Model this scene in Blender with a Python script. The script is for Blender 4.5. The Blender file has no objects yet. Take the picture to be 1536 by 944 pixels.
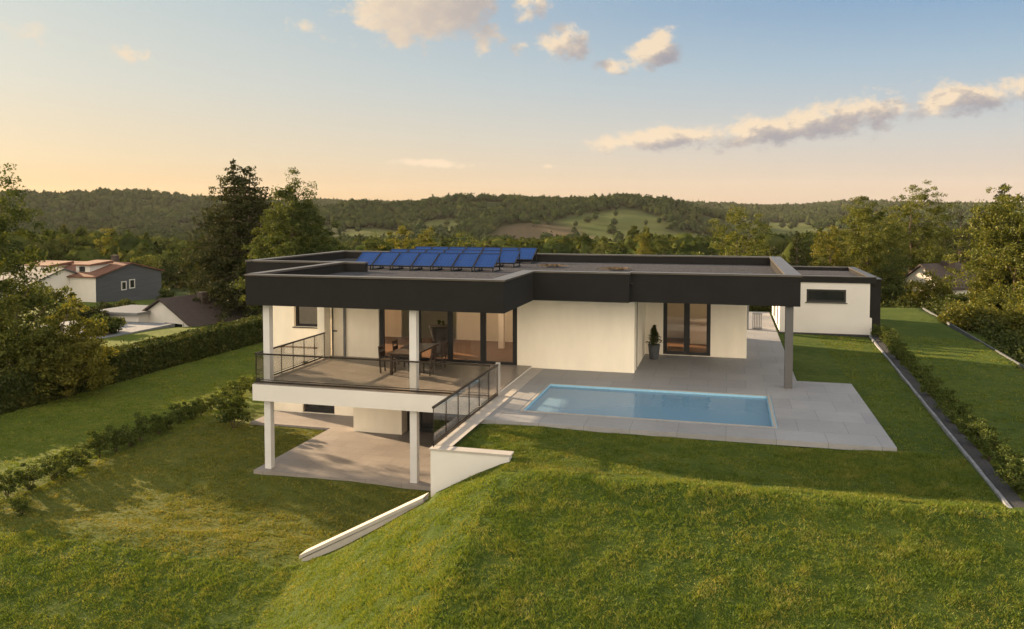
import bpy, bmesh, math, random
import numpy as np
R_ = math.radians
C = bpy.context.scene.collection
rng = np.random.default_rng(7)
random.seed(7)

# ------------------------------------------------------------------ camera
F_PX, PITCH, YAW, CAM_H = 1211.5, R_(2.55), R_(15.0), 5.6
cam = bpy.data.cameras.new('camera')
cam.sensor_width = 36.0
cam.lens = 36.0 * F_PX / 1536.0
cam.shift_y = -(472.0 - 371.3) / 1536.0
cam.clip_start, cam.clip_end = 0.1, 12000
cam_o = bpy.data.objects.new('camera', cam)
C.objects.link(cam_o)
cam_o.location = (0, 0, CAM_H)
cam_o.rotation_euler = (R_(90) - PITCH, 0, YAW)
bpy.context.scene.camera = cam_o
FW = np.array([-math.sin(YAW), math.cos(YAW)])
RT = np.array([math.cos(YAW), math.sin(YAW)])


def at(px, depth):
    """ground position seen in the direction of picture column px at a depth in metres"""
    p = depth * FW + (px - 768) / F_PX * depth * RT
    return float(p[0]), float(p[1])


# ------------------------------------------------------------------ sun, sky, exposure
SUN_EL = R_(14.0)
SUN_AZ = math.atan2(-0.94, 0.34)            # clockwise from +Y : the sun stands to the left, a little beyond the house
SUN_STRENGTH, SKY_STRENGTH, EXPOSURE = 5.0, 0.08, 2.0
sd = np.array([math.sin(SUN_AZ) * math.cos(SUN_EL), math.cos(SUN_AZ) * math.cos(SUN_EL), math.sin(SUN_EL)])
sun = bpy.data.lights.new('sun', 'SUN')
sun.energy, sun.angle, sun.color = SUN_STRENGTH, R_(0.5), (1.0, 0.72, 0.43)
sun_o = bpy.data.objects.new('sun', sun)
C.objects.link(sun_o)
import mathutils
sun_o.rotation_euler = mathutils.Vector(sd).to_track_quat('Z', 'Y').to_euler()

sc = bpy.context.scene
sc.view_settings.view_transform = 'Standard'
sc.view_settings.look = 'None'
sc.view_settings.gamma = 1.0
sc.view_settings.exposure = EXPOSURE
sc.render.engine = 'CYCLES'
sc.cycles.use_denoising = True
try:
    sc.cycles.denoiser = 'OPENIMAGEDENOISE'
    sc.cycles.denoising_input_passes = 'RGB_ALBEDO_NORMAL'
except Exception:
    pass
sc.cycles.max_bounces = 8
sc.cycles.diffuse_bounces = 4
sc.cycles.transparent_max_bounces = 16
sc.cycles.volume_bounces = 0

world = bpy.data.worlds.new('World')
sc.world = world
world.use_nodes = True


class NT:
    """small helper for building node trees"""

    def __init__(self, tree):
        self.t = tree
        tree.nodes.clear()

    def n(self, typ, **kw):
        nd = self.t.nodes.new(typ)
        for k, v in kw.items():
            setattr(nd, k, v)
        return nd

    def put(self, sock, v):
        if hasattr(v, 'links') or isinstance(v, bpy.types.NodeSocket):
            self.t.links.new(v, sock)
        else:
            if isinstance(v, (tuple, list)) and len(v) == 3 and sock.type == 'RGBA':
                v = (*v, 1)
            sock.default_value = v

    def m(self, op, a, b=0.0, c=None, clamp=False):
        nd = self.n('ShaderNodeMath', operation=op)
        nd.use_clamp = clamp
        self.put(nd.inputs[0], a)
        self.put(nd.inputs[1], b)
        if c is not None:
            self.put(nd.inputs[2], c)
        return nd.outputs[0]

    def mix(self, f, a, b, blend='MIX'):
        nd = self.n('ShaderNodeMix', data_type='RGBA', blend_type=blend)
        self.put(nd.inputs[0], f)
        self.put(nd.inputs[6], a)
        self.put(nd.inputs[7], b)
        return nd.outputs[2]

    def noise(self, vec, scale, detail=4.0, rough=0.55, dist=0.0):
        nd = self.n('ShaderNodeTexNoise')
        if vec is not None:
            self.put(nd.inputs['Vector'], vec)
        nd.inputs['Scale'].default_value = scale
        nd.inputs['Detail'].default_value = detail
        nd.inputs['Roughness'].default_value = rough
        nd.inputs['Distortion'].default_value = dist
        return nd.outputs[0]

    def step(self, v, lo, hi, a=0.0, b=1.0, kind='SMOOTHSTEP'):
        nd = self.n('ShaderNodeMapRange', interpolation_type=kind)
        self.put(nd.inputs[0], v)
        nd.inputs[1].default_value, nd.inputs[2].default_value = lo, hi
        nd.inputs[3].default_value, nd.inputs[4].default_value = a, b
        return nd.outputs[0]

    def ramp(self, v, stops):
        nd = self.n('ShaderNodeValToRGB')
        self.put(nd.inputs[0], v)
        cr = nd.color_ramp
        while len(cr.elements) < len(stops):
            cr.elements.new(0.5)
        for e, (p, c) in zip(cr.elements, stops):
            e.position = p
            e.color = (*c, 1)
        return nd.outputs[0]

    def xyz(self, v):
        nd = self.n('ShaderNodeSeparateXYZ')
        self.put(nd.inputs[0], v)
        return nd.outputs

    def comb(self, x, y, z):
        nd = self.n('ShaderNodeCombineXYZ')
        for i, v in enumerate((x, y, z)):
            self.put(nd.inputs[i], v)
        return nd.outputs[0]


LAMP = 6.5       # strength of unseen lamps added to brighten the rooms behind the glass
HAZE = 0.000032


def build_world():
    w = NT(world.node_tree)
    tc = w.n('ShaderNodeTexCoord').outputs['Generated']
    x, y, z = w.xyz(tc)
    # azimuth measured clockwise from the view axis of the house front, elevation
    az = w.m('ARCTAN2', x, y)                                  # from +Y to +X
    az = w.m('ADD', az, YAW)                                   # 0 = view direction
    el = w.m('ARCSINE', z)
    sky = w.n('ShaderNodeTexSky', sky_type='NISHITA')
    sky.sun_disc = False
    sky.sun_elevation = SUN_EL
    sky.sun_rotation = SUN_AZ % (2 * math.pi)
    sky.altitude = 300
    sky.air_density, sky.dust_density, sky.ozone_density = 1.0, 2.5, 1.0
    sky_c = sky.outputs[0]
    # evening colour of the air : golden towards the horizon on the sun's side, rosy away from it
    e1 = w.step(el, -0.02, 0.34, kind='LINEAR')
    warm = w.ramp(e1, WARM)
    cool = w.ramp(e1, COOL)
    side = w.step(az, -0.75, 0.65, kind='SMOOTHSTEP')
    air = w.mix(side, warm, cool)
    col = w.mix(0.975, sky_c, air)
    # sky behind the viewer made brighter, added fill light for the front walls
    back = w.m('COSINE', w.m('ADD', az, 0.0))
    bk = w.step(back, 0.35, -0.75)
    low = w.step(el, 1.45, 0.3)
    # towards the zenith the sky is brightened, added fill for terrace and lawn
    col = w.mix(w.step(el, 0.36, 0.95), col, OVER)
    col = w.mix(w.m('MULTIPLY', bk, low), col, BACK)
    # clouds : streaks and puffs at their own azimuth and elevation
    def clump(list_, du, dv):
        tot = None
        for (ca, ce, ra, re, tilt, amp) in list_:
            a_ = w.m('ADD', az, -ca + du)
            e_ = w.m('ADD', el, -ce + dv)
            e_ = w.m('ADD', e_, w.m('MULTIPLY', a_, -tilt))
            q = w.m('ADD', w.m('POWER', w.m('ABSOLUTE', w.m('DIVIDE', a_, ra)), 2.0), w.m('POWER', w.m('ABSOLUTE', w.m('DIVIDE', e_, re)), 2.0))
            g = w.m('MULTIPLY', w.m('EXPONENT', w.m('MULTIPLY', q, -1.0)), amp)
            tot = g if tot is None else w.m('MAXIMUM', tot, g)
        return tot
    def dens(du, dv):
        p = w.comb(w.m('MULTIPLY', w.m('ADD', az, du), 1.0), w.m('MULTIPLY', w.m('ADD', el, dv), 1.55), 0.37)
        n1 = w.noise(p, 15.0, 8.0, 0.60, 0.35)
        n2 = w.noise(p, 60.0, 5.0, 0.65)
        nn = w.m('ADD', w.m('MULTIPLY', n1, 0.66), w.m('MULTIPLY', n2, 0.34))
        mk = clump(CLOUDS, du, dv)
        return w.m('ADD', w.m('MULTIPLY', w.m('ADD', nn, -0.5), 2.5), w.m('ADD', mk, -0.50))
    d0 = dens(0.0, 0.0)
    d1 = dens(-0.022, 0.016)
    cov = w.step(d0, -0.02, 0.40)
    shade = w.m('EXPONENT', w.m('MULTIPLY', w.m('MINIMUM', w.m('MAXIMUM', w.m('ADD', d1, 0.05), 0.0), 0.75), w.step(az, -0.2, 0.3, -0.55, -5.5)))
    cl = w.mix(shade, CL_SHADE, CL_LIT)
    col = w.mix(w.m('MULTIPLY', cov, 0.93), col, cl)
    # thin high veil
    bg = w.n('ShaderNodeBackground')
    w.put(bg.inputs[0], col)
    bg.inputs[1].default_value = SKY_STRENGTH
    out = w.n('ShaderNodeOutputWorld')
    w.t.links.new(bg.outputs[0], out.inputs[0])


SK = 1.0 / (SKY_STRENGTH * 2 ** EXPOSURE)      # radiance that shows as 1.0 in the picture
def sky_rgb(*c):
    """sRGB 0-255 -> radiance for the sky node"""
    return tuple(SK * ((v / 255) / 12.92 if v < 10 else ((v / 255 + 0.055) / 1.055) ** 2.4) for v in c)
WARM = [(0.0, sky_rgb(226, 178, 120)), (0.10, sky_rgb(233, 193, 136)), (0.22, sky_rgb(229, 207, 170)), (0.45, sky_rgb(213, 211, 197)), (0.75, sky_rgb(196, 207, 204)), (1.0, sky_rgb(172, 192, 205))]
COOL = [(0.0, sky_rgb(218, 190, 165)), (0.12, sky_rgb(220, 198, 176)), (0.30, sky_rgb(201, 202, 200)), (0.52, sky_rgb(164, 188, 206)), (0.70, sky_rgb(130, 165, 199)), (1.0, sky_rgb(98, 142, 190))]
BACK = tuple(v * 2.9 for v in sky_rgb(255, 238, 212))
OVER = tuple(v * 0.8 for v in sky_rgb(232, 240, 248))
CL_LIT, CL_SHADE = sky_rgb(246, 223, 192), sky_rgb(158, 156, 165)
def ce(px, py):
    return (math.atan((px - 768) / F_PX), math.atan((317.4 - py) / math.hypot(F_PX, px - 768)))
# azimuth, elevation, half width, half height, tilt, amount
CLOUDS = []
for (px, py, wx, wy, tilt, amp) in (
        (630, 2, 150, 56, 0.0, 1.25), (700, 30, 80, 36, 0.1, 0.9), (735, 55, 50, 30, 0.2, 0.85), (795, 20, 50, 36, 0.1, 0.88), (845, 66, 64, 34, -0.25, 0.92), (775, 72, 28, 16, 0.0, 0.75),
        (978, 76, 58, 28, 0.15, 0.85), (920, 104, 75, 16, 0.1, 0.74),
        (1205, 188, 185, 33, 0.14, 1.05), (975, 209, 145, 23, 0.07, 1.02), (1455, 150, 130, 28, 0.14, 0.95), (1640, 115, 150, 30, 0.15, 0.95),
        (655, 245, 80, 9, -0.03, 0.85), (823, 250, 26, 5, 0, 0.62), (55, 52, 60, 26, -0.2, 0.66), (180, 80, 52, 18, -0.2, 0.64), (226, 91, 30, 14, -0.3, 0.62), (465, 43, 52, 12, -0.2, 0.62), (12, 34, 36, 14, 0, 0.62),
        (-300, 120, 200, 30, 0.1, 0.8), (1900, 60, 220, 50, 0.1, 0.8)):
    a_, e_ = ce(px, py)
    CLOUDS.append((a_, e_, wx / F_PX, (1.3 if py < 110 and px < 1100 else 1.05) * wy / F_PX, tilt, amp))
build_world()

# ------------------------------------------------------------------ mesh helpers
class MB:
    def __init__(self):
        self.v, self.f = [], []

    def box(self, x0, x1, y0, y1, z0, z1):
        b = len(self.v)
        self.v += [(x0, y0, z0), (x1, y0, z0), (x1, y1, z0), (x0, y1, z0), (x0, y0, z1), (x1, y0, z1), (x1, y1, z1), (x0, y1, z1)]
        self.f += [tuple(b + i for i in q) for q in ((0, 3, 2, 1), (4, 5, 6, 7), (0, 1, 5, 4), (1, 2, 6, 5), (2, 3, 7, 6), (3, 0, 4, 7))]
        return self

    def poly(self, pts):
        b = len(self.v)
        self.v += [tuple(p) for p in pts]
        self.f.append(tuple(range(b, b + len(pts))))
        return self

    def hexa(self, p):
        """eight corners : four below, four above"""
        b = len(self.v)
        self.v += [tuple(q) for q in p]
        self.f += [tuple(b + i for i in q) for q in ((0, 3, 2, 1), (4, 5, 6, 7), (0, 1, 5, 4), (1, 2, 6, 5), (2, 3, 7, 6), (3, 0, 4, 7))]
        return self

    def prism(self, pts, z0, z1):
        b, n = len(self.v), len(pts)
        self.v += [(x, y, z0) for x, y in pts] + [(x, y, z1) for x, y in pts]
        self.f.append(tuple(b + n - 1 - i for i in range(n)))
        self.f.append(tuple(b + n + i for i in range(n)))
        for i in range(n):
            j = (i + 1) % n
            self.f.append((b + i, b + j, b + n + j, b + n + i))
        return self

    def tube(self, pts, rad, n=6):
        """tapered tube through points"""
        pts = [np.array(p, float) for p in pts]
        b = len(self.v)
        for i, p in enumerate(pts):
            d = pts[min(i + 1, len(pts) - 1)] - pts[max(i - 1, 0)]
            d /= np.linalg.norm(d) + 1e-9
            a = np.cross(d, (0.3, 0.9, 0.1) if abs(d[2]) > 0.8 else (0, 0, 1))
            a /= np.linalg.norm(a) + 1e-9
            c = np.cross(d, a)
            for k in range(n):
                t = 2 * math.pi * k / n
                self.v.append(tuple(p + rad[i] * (a * math.cos(t) + c * math.sin(t))))
        for i in range(len(pts) - 1):
            for k in range(n):
                k2 = (k + 1) % n
                self.f.append((b + i * n + k, b + i * n + k2, b + (i + 1) * n + k2, b + (i + 1) * n + k))
        self.f.append(tuple(b + n - 1 - k for k in range(n)))
        self.f.append(tuple(b + (len(pts) - 1) * n + k for k in range(n)))
        return self

    def lathe(self, prof, cx=0, cy=0, n=20):
        b = len(self.v)
        for r, z in prof:
            for k in range(n):
                t = 2 * math.pi * k / n
                self.v.append((cx + r * math.cos(t), cy + r * math.sin(t), z))
        for i in range(len(prof) - 1):
            for k in range(n):
                k2 = (k + 1) % n
                self.f.append((b + i * n + k, b + i * n + k2, b + (i + 1) * n + k2, b + (i + 1) * n + k))
        self.f.append(tuple(b + n - 1 - k for k in range(n)))
        self.f.append(tuple(b + (len(prof) - 1) * n + k for k in range(n)))
        return self

    def build(self, name, m, parent=None, local=False, smooth=False):
        off = np.zeros(3)
        if parent is not None and not local:
            o = parent
            while o is not None:
                off += np.array(o.location)
                o = o.parent
        me = bpy.data.meshes.new(name)
        me.from_pydata([tuple(np.array(v) - off) for v in self.v], [], self.f)
        me.materials.append(m)
        if smooth:
            me.polygons.foreach_set('use_smooth', [True] * len(me.polygons))
        me.update()
        o = bpy.data.objects.new(name, me)
        C.objects.link(o)
        if parent is not None:
            o.parent = parent
        return o


def raw_mesh(name, V, F, m, parent=None, smooth=False):
    """V (n,3) array, F (k, 3 or 4) int array"""
    V = np.asarray(V, np.float32)
    F = np.asarray(F, np.int32)
    me = bpy.data.meshes.new(name)
    k = F.shape[1]
    me.vertices.add(len(V))
    me.vertices.foreach_set('co', V.ravel())
    me.loops.add(F.size)
    me.loops.foreach_set('vertex_index', F.ravel())
    me.polygons.add(len(F))
    me.polygons.foreach_set('loop_start', np.arange(0, F.size, k, dtype=np.int32))
    if smooth:
        me.polygons.foreach_set('use_smooth', np.ones(len(F), bool))
    me.materials.append(m)
    me.update(calc_edges=True)
    o = bpy.data.objects.new(name, me)
    C.objects.link(o)
    if parent is not None:
        o.parent = parent
    return o


def thing(name, label, cat, loc=(0, 0, 0), group=None):
    o = bpy.data.objects.new(name, None)
    o.empty_display_size = 0.2
    C.objects.link(o)
    o.location = loc
    return tag(o, label, cat, group)


def tag(o, label=None, cat=None, group=None, kind=None):
    if label: o['label'] = label
    if cat: o['category'] = cat
    if group: o['group'] = group
    if kind: o['kind'] = kind
    return o


def copy_tree(o, parent=None):
    c = o.copy()
    C.objects.link(c)
    if parent is not None:
        c.parent = parent
    for ch in list(o.children):
        copy_tree(ch, c)
    return c


# ------------------------------------------------------------------ materials
def mat(name, col, rough=0.8, var=0.15, scale=3.0, bump=0.0, bscale=60.0, metal=0.0, spec=0.35, col2=None, stretch=(1, 1, 1)):
    m = bpy.data.materials.new(name)
    m.use_nodes = True
    t = NT(m.node_tree)
    tc = t.n('ShaderNodeTexCoord').outputs['Object']
    mp = t.n('ShaderNodeMapping')
    t.put(mp.inputs[0], tc)
    mp.inputs['Scale'].default_value = stretch
    v = mp.outputs[0]
    n = t.noise(v, scale, 6.0, 0.6)
    f = t.step(n, 0.3, 0.7, kind='LINEAR')
    a = tuple(c * (1 - var) for c in col)
    b = col2 or tuple(min(c * (1 + var), 1) for c in col)
    c = t.mix(f, a, b)
    p = t.n('ShaderNodeBsdfPrincipled')
    t.put(p.inputs['Base Color'], c)
    t.put(p.inputs['Roughness'], t.step(n, 0.2, 0.8, max(rough - 0.08, 0), min(rough + 0.08, 1), 'LINEAR'))
    p.inputs['Metallic'].default_value = metal
    p.inputs['Specular IOR Level'].default_value = spec
    if bump:
        bn = t.n('ShaderNodeBump')
        bn.inputs['Strength'].default_value = bump
        bn.inputs['Distance'].default_value = 0.02
        t.put(bn.inputs['Height'], t.noise(v, bscale, 3.0, 0.6))
        t.put(p.inputs['Normal'], bn.outputs[0])
    o = t.n('ShaderNodeOutputMaterial')
    t.t.links.new(p.outputs[0], o.inputs[0])
    return m


def glass_mat(name, tint=(0.9, 0.92, 0.92), refl=1.0, ior=1.5):
    m = bpy.data.materials.new(name)
    m.use_nodes = True
    t = NT(m.node_tree)
    fr = t.n('ShaderNodeFresnel')
    fr.inputs[0].default_value = ior
    tr = t.n('ShaderNodeBsdfTransparent')
    tr.inputs[0].default_value = (*tint, 1)
    gl = t.n('ShaderNodeBsdfGlossy')
    gl.inputs['Roughness'].default_value = 0.02
    mx = t.n('ShaderNodeMixShader')
    t.put(mx.inputs[0], t.m('MULTIPLY', fr.outputs[0], refl))
    t.t.links.new(tr.outputs[0], mx.inputs[1])
    t.t.links.new(gl.outputs[0], mx.inputs[2])
    o = t.n('ShaderNodeOutputMaterial')
    t.t.links.new(mx.outputs[0], o.inputs[0])
    return m


def leaf_mat(name, cols, trans=0.35, scale=0.5, gloss=0.02):
    """foliage : each leaf its own hue, some light passing through"""
    m = bpy.data.materials.new(name)
    m.use_nodes = True
    t = NT(m.node_tree)
    g = t.n('ShaderNodeNewGeometry')
    r = g.outputs['Random Per Island']
    tc = t.n('ShaderNodeTexCoord').outputs['Object']
    n = t.noise(tc, scale, 3.0, 0.6)
    f = t.m('ADD', t.m('MULTIPLY', r, 0.6), t.m('MULTIPLY', t.step(n, 0.3, 0.7, kind='LINEAR'), 0.4))
    c = t.ramp(f, [(i / (len(cols) - 1), q) for i, q in enumerate(cols)])
    d = t.n('ShaderNodeBsdfDiffuse')
    t.put(d.inputs[0], c)
    tl = t.n('ShaderNodeBsdfTranslucent')
    t.put(tl.inputs[0], t.mix(1.0, c, (1.25, 1.1, 0.5), 'MULTIPLY'))
    gl = t.n('ShaderNodeBsdfGlossy')
    gl.inputs['Roughness'].default_value = 0.5
    gl.inputs[0].default_value = (0.6, 0.6, 0.5, 1)
    mx = t.n('ShaderNodeMixShader')
    mx.inputs[0].default_value = trans
    t.t.links.new(d.outputs[0], mx.inputs[1])
    t.t.links.new(tl.outputs[0], mx.inputs[2])
    m2 = t.n('ShaderNodeMixShader')
    m2.inputs[0].default_value = gloss
    t.t.links.new(mx.outputs[0], m2.inputs[1])
    t.t.links.new(gl.outputs[0], m2.inputs[2])
    o = t.n('ShaderNodeOutputMaterial')
    t.t.links.new(m2.outputs[0], o.inputs[0])
    return m


M = {}
M['render'] = mat('cream_render', (0.83, 0.765, 0.65), 0.9, 0.055, 1.6, 0.35, 70, stretch=(1, 1, 0.3))
M['white'] = mat('white_plaster', (0.54, 0.53, 0.52), 0.85, 0.04, 1.0, 0.15, 80)
M['fascia'] = mat('charcoal_render', (0.0165, 0.0162, 0.0163), 0.95, 0.14, 2.5, 0.5, 130, spec=0.15)
M['black'] = mat('black_frame', (0.012, 0.012, 0.013), 0.45, 0.2, 4)
M['coping'] = mat('dark_coping', (0.055, 0.047, 0.038), 0.34, 0.2, 3, spec=0.6)
M['gravel'] = mat('roof_gravel', (0.036, 0.037, 0.042), 1.0, 0.5, 16, 0.9, 40, col2=(0.105, 0.108, 0.122), spec=0.0)
M['column'] = mat('white_column', (0.52, 0.52, 0.53), 0.7, 0.04, 2.0)
M['grey_column'] = mat('grey_column', (0.085, 0.085, 0.088), 0.7, 0.06, 2.0)
M['rail'] = mat('bronze_rail', (0.035, 0.027, 0.022), 0.4, 0.2, 5, metal=0.5)
M['wood'] = mat('oak_floor', (0.17, 0.088, 0.045), 0.45, 0.3, 4, 0, 60, stretch=(1, 9, 1))
M['inner'] = mat('inner_wall', (0.84, 0.74, 0.62), 0.9, 0.03, 1)
M['table'] = mat('dark_walnut', (0.036, 0.022, 0.015), 0.5, 0.3, 6, stretch=(8, 1, 1))
M['pot'] = mat('grey_pot', (0.055, 0.06, 0.068), 0.6, 0.12, 6)
M['stone'] = mat('pale_concrete', (0.33, 0.31, 0.29), 0.85, 0.10, 2.0, 0.2, 70)
M['kerb'] = mat('grey_kerb', (0.155, 0.165, 0.185), 0.85, 0.25, 4.0, 0.3, 60)
M['bed'] = mat('slate_chippings', (0.02, 0.022, 0.025), 0.95, 0.5, 22, 0.8, 60, col2=(0.055, 0.056, 0.06))
M['bark'] = mat('bark', (0.075, 0.055, 0.04), 0.95, 0.35, 6, 0.8, 20, stretch=(1, 1, 0.25))
M['glass'] = glass_mat('window_glass', (0.93, 0.92, 0.90), 1.0)
M['rail_glass'] = glass_mat('railing_glass', (0.955, 0.955, 0.95), 0.6)
M['dark_glass'] = mat('dark_glass', (0.012, 0.014, 0.016), 0.12, 0.1, 2, spec=0.6)
M['tile'] = mat('pool_tile', (0.24, 0.45, 0.60), 0.4, 0.07, 9)
M['edge'] = mat('dark_edging', (0.07, 0.078, 0.085), 0.85, 0.25, 4.0)
M['rim'] = mat('pool_rim', (0.27, 0.255, 0.24), 0.8, 0.1, 4)
M['mulch'] = mat('roof_debris', (0.11, 0.075, 0.04), 0.95, 0.4, 14)
M['metal'] = mat('grey_metal', (0.16, 0.165, 0.17), 0.5, 0.15, 5, metal=0.4)


def water_mat():
    m = bpy.data.materials.new('pool_water')
    m.use_nodes = True
    t = NT(m.node_tree)
    fr = t.n('ShaderNodeFresnel')
    fr.inputs[0].default_value = 1.33
    tr = t.n('ShaderNodeBsdfTransparent')
    tr.inputs[0].default_value = (0.50, 0.76, 0.90, 1)
    df = t.n('ShaderNodeBsdfDiffuse')
    df.inputs[0].default_value = (0.25, 0.42, 0.57, 1)
    body = t.n('ShaderNodeMixShader')
    body.inputs[0].default_value = 0.45
    t.t.links.new(tr.outputs[0], body.inputs[1])
    t.t.links.new(df.outputs[0], body.inputs[2])
    gl = t.n('ShaderNodeBsdfGlossy')
    gl.inputs['Roughness'].default_value = 0.02
    bn = t.n('ShaderNodeBump')
    bn.inputs['Strength'].default_value = 0.22
    bn.inputs['Distance'].default_value = 0.03
    tc = t.n('ShaderNodeTexCoord').outputs['Object']
    t.put(bn.inputs['Height'], t.noise(tc, 2.6, 3.0, 0.5, 0.4))
    t.put(gl.inputs['Normal'], bn.outputs[0])
    mx = t.n('ShaderNodeMixShader')
    t.put(mx.inputs[0], t.m('MULTIPLY', fr.outputs[0], 0.75))
    t.t.links.new(body.outputs[0], mx.inputs[1])
    t.t.links.new(gl.outputs[0], mx.inputs[2])
    o = t.n('ShaderNodeOutputMaterial')
    t.t.links.new(mx.outputs[0], o.inputs[0])
    return m


def paving_mat(name, col, tx, ty, rough=(0.55, 0.78)):
    """large format slabs with thin joints, cloudy stains"""
    m = bpy.data.materials.new(name)
    m.use_nodes = True
    t = NT(m.node_tree)
    tc = t.n('ShaderNodeTexCoord').outputs['Object']
    br = t.n('ShaderNodeTexBrick')
    t.put(br.inputs['Vector'], tc)
    br.offset = 0.5
    br.inputs['Scale'].default_value = 1.0
    br.inputs['Brick Width'].default_value = tx
    br.inputs['Row Height'].default_value = ty
    br.inputs['Mortar Size'].default_value = 0.008
    br.inputs['Mortar Smooth'].default_value = 0.6
    br.inputs['Bias'].default_value = 0.0
    a = tuple(c * 0.93 for c in col)
    b = tuple(c * 1.07 for c in col)
    t.put(br.inputs['Color1'], a)
    t.put(br.inputs['Color2'], b)
    t.put(br.inputs['Mortar'], tuple(c * 0.5 for c in col))
    n = t.noise(tc, 0.55, 6.0, 0.62)
    n2 = t.noise(tc, 7.0, 5.0, 0.65)
    k = t.m('ADD', t.step(n, 0.25, 0.75, 0.84, 1.14, 'LINEAR'), t.step(n2, 0.3, 0.7, -0.06, 0.06, 'LINEAR'))
    c = t.mix(1.0, br.outputs[0], t.comb(k, k, k), 'MULTIPLY')
    p = t.n('ShaderNodeBsdfPrincipled')
    t.put(p.inputs['Base Color'], c)
    t.put(p.inputs['Roughness'], t.step(n, 0.3, 0.7, rough[0], rough[1], 'LINEAR'))
    p.inputs['Specular IOR Level'].default_value = 0.4
    bn = t.n('ShaderNodeBump')
    bn.inputs['Strength'].default_value = 0.15
    bn.inputs['Distance'].default_value = 0.01
    t.put(bn.inputs['Height'], t.noise(tc, 60, 3.0, 0.6))
    t.put(p.inputs['Normal'], bn.outputs[0])
    o = t.n('ShaderNodeOutputMaterial')
    t.t.links.new(p.outputs[0], o.inputs[0])
    return m


def lawn_mat():
    m = bpy.data.materials.new('lawn')
    m.use_nodes = True
    t = NT(m.node_tree)
    tc = t.n('ShaderNodeTexCoord').outputs['Object']
    x, y, z = t.xyz(tc)
    n1 = t.noise(tc, 0.35, 5.0, 0.6)
    n2 = t.noise(tc, 3.5, 6.0, 0.65)
    n3 = t.noise(tc, 26.0, 4.0, 0.7)
    f = t.m('ADD', t.m('ADD', t.m('MULTIPLY', n1, 0.30), t.m('MULTIPLY', n2, 0.35)), t.m('MULTIPLY', n3, 0.35))
    c = t.ramp(f, [(0.34, (0.022, 0.040, 0.008)), (0.46, (0.040, 0.064, 0.011)), (0.55, (0.062, 0.086, 0.015)), (0.68, (0.110, 0.118, 0.028))])
    # ground on the bank darkened, painted shade for the gaps between blades
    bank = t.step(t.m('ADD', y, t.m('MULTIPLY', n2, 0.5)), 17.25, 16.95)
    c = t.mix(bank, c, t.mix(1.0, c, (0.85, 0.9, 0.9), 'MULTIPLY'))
    left = t.step(x, -20.2, -21.2)  # left lawn ground lightened and warmed, sunlight painted into the colour
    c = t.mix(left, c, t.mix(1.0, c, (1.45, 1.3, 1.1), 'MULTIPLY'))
    # drier, browner grass in the low garden beside the patio
    px = t.m('MULTIPLY', t.step(x, -21.5, -19.5), t.step(x, -6.4, -7.6))
    py = t.m('MULTIPLY', t.step(y, 16.8, 18.2), t.step(y, 31.0, 29.0))
    dry = t.m('MULTIPLY', t.m('MULTIPLY', px, py), t.step(n2, 0.2, 0.8, 0.5, 1.0))
    c = t.mix(t.m('MULTIPLY', dry, 0.5), c, (0.098, 0.094, 0.024))
    p = t.n('ShaderNodeBsdfPrincipled')
    t.put(p.inputs['Base Color'], c)
    p.inputs['Roughness'].default_value = 1.0
    p.inputs['Specular IOR Level'].default_value = 0.1
    bn = t.n('ShaderNodeBump')
    bn.inputs['Strength'].default_value = 0.9
    bn.inputs['Distance'].default_value = 0.06
    t.put(bn.inputs['Height'], t.m('ADD', t.noise(tc, 14, 5.0, 0.75), t.noise(tc, 2.2, 3.0, 0.6)))
    t.put(p.inputs['Normal'], bn.outputs[0])
    o = t.n('ShaderNodeOutputMaterial')
    t.t.links.new(p.outputs[0], o.inputs[0])
    return m


def hills_mat():
    m = bpy.data.materials.new('hillside')
    m.use_nodes = True
    t = NT(m.node_tree)
    tc = t.n('ShaderNodeTexCoord').outputs['Object']
    at_ = t.n('ShaderNodeAttribute')
    at_.attribute_name = 'field'
    fx, fy, fz = t.xyz(at_.outputs['Vector'])
    n = t.noise(tc, 0.02, 6.0, 0.6)
    n2 = t.noise(tc, 0.25, 5.0, 0.65)
    wood = t.mix(t.step(n2, 0.3, 0.7), (0.018, 0.027, 0.010), (0.034, 0.042, 0.014))
    mead = t.mix(t.step(n, 0.35, 0.65), (0.046, 0.062, 0.018), (0.082, 0.086, 0.028))
    mead = t.mix(t.m('MULTIPLY', t.step(n2, 0.3, 0.7), 0.4), mead, (0.05, 0.075, 0.022))
    brown = t.mix(t.step(n2, 0.3, 0.7), (0.090, 0.067, 0.042), (0.066, 0.056, 0.034))
    c = t.mix(fx, wood, mead)
    c = t.mix(fy, c, brown)
    p = t.n('ShaderNodeBsdfPrincipled')
    t.put(p.inputs['Base Color'], c)
    p.inputs['Roughness'].default_value = 1.0
    p.inputs['Specular IOR Level'].default_value = 0.05
    o = t.n('ShaderNodeOutputMaterial')
    t.t.links.new(p.outputs[0], o.inputs[0])
    return m


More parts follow.
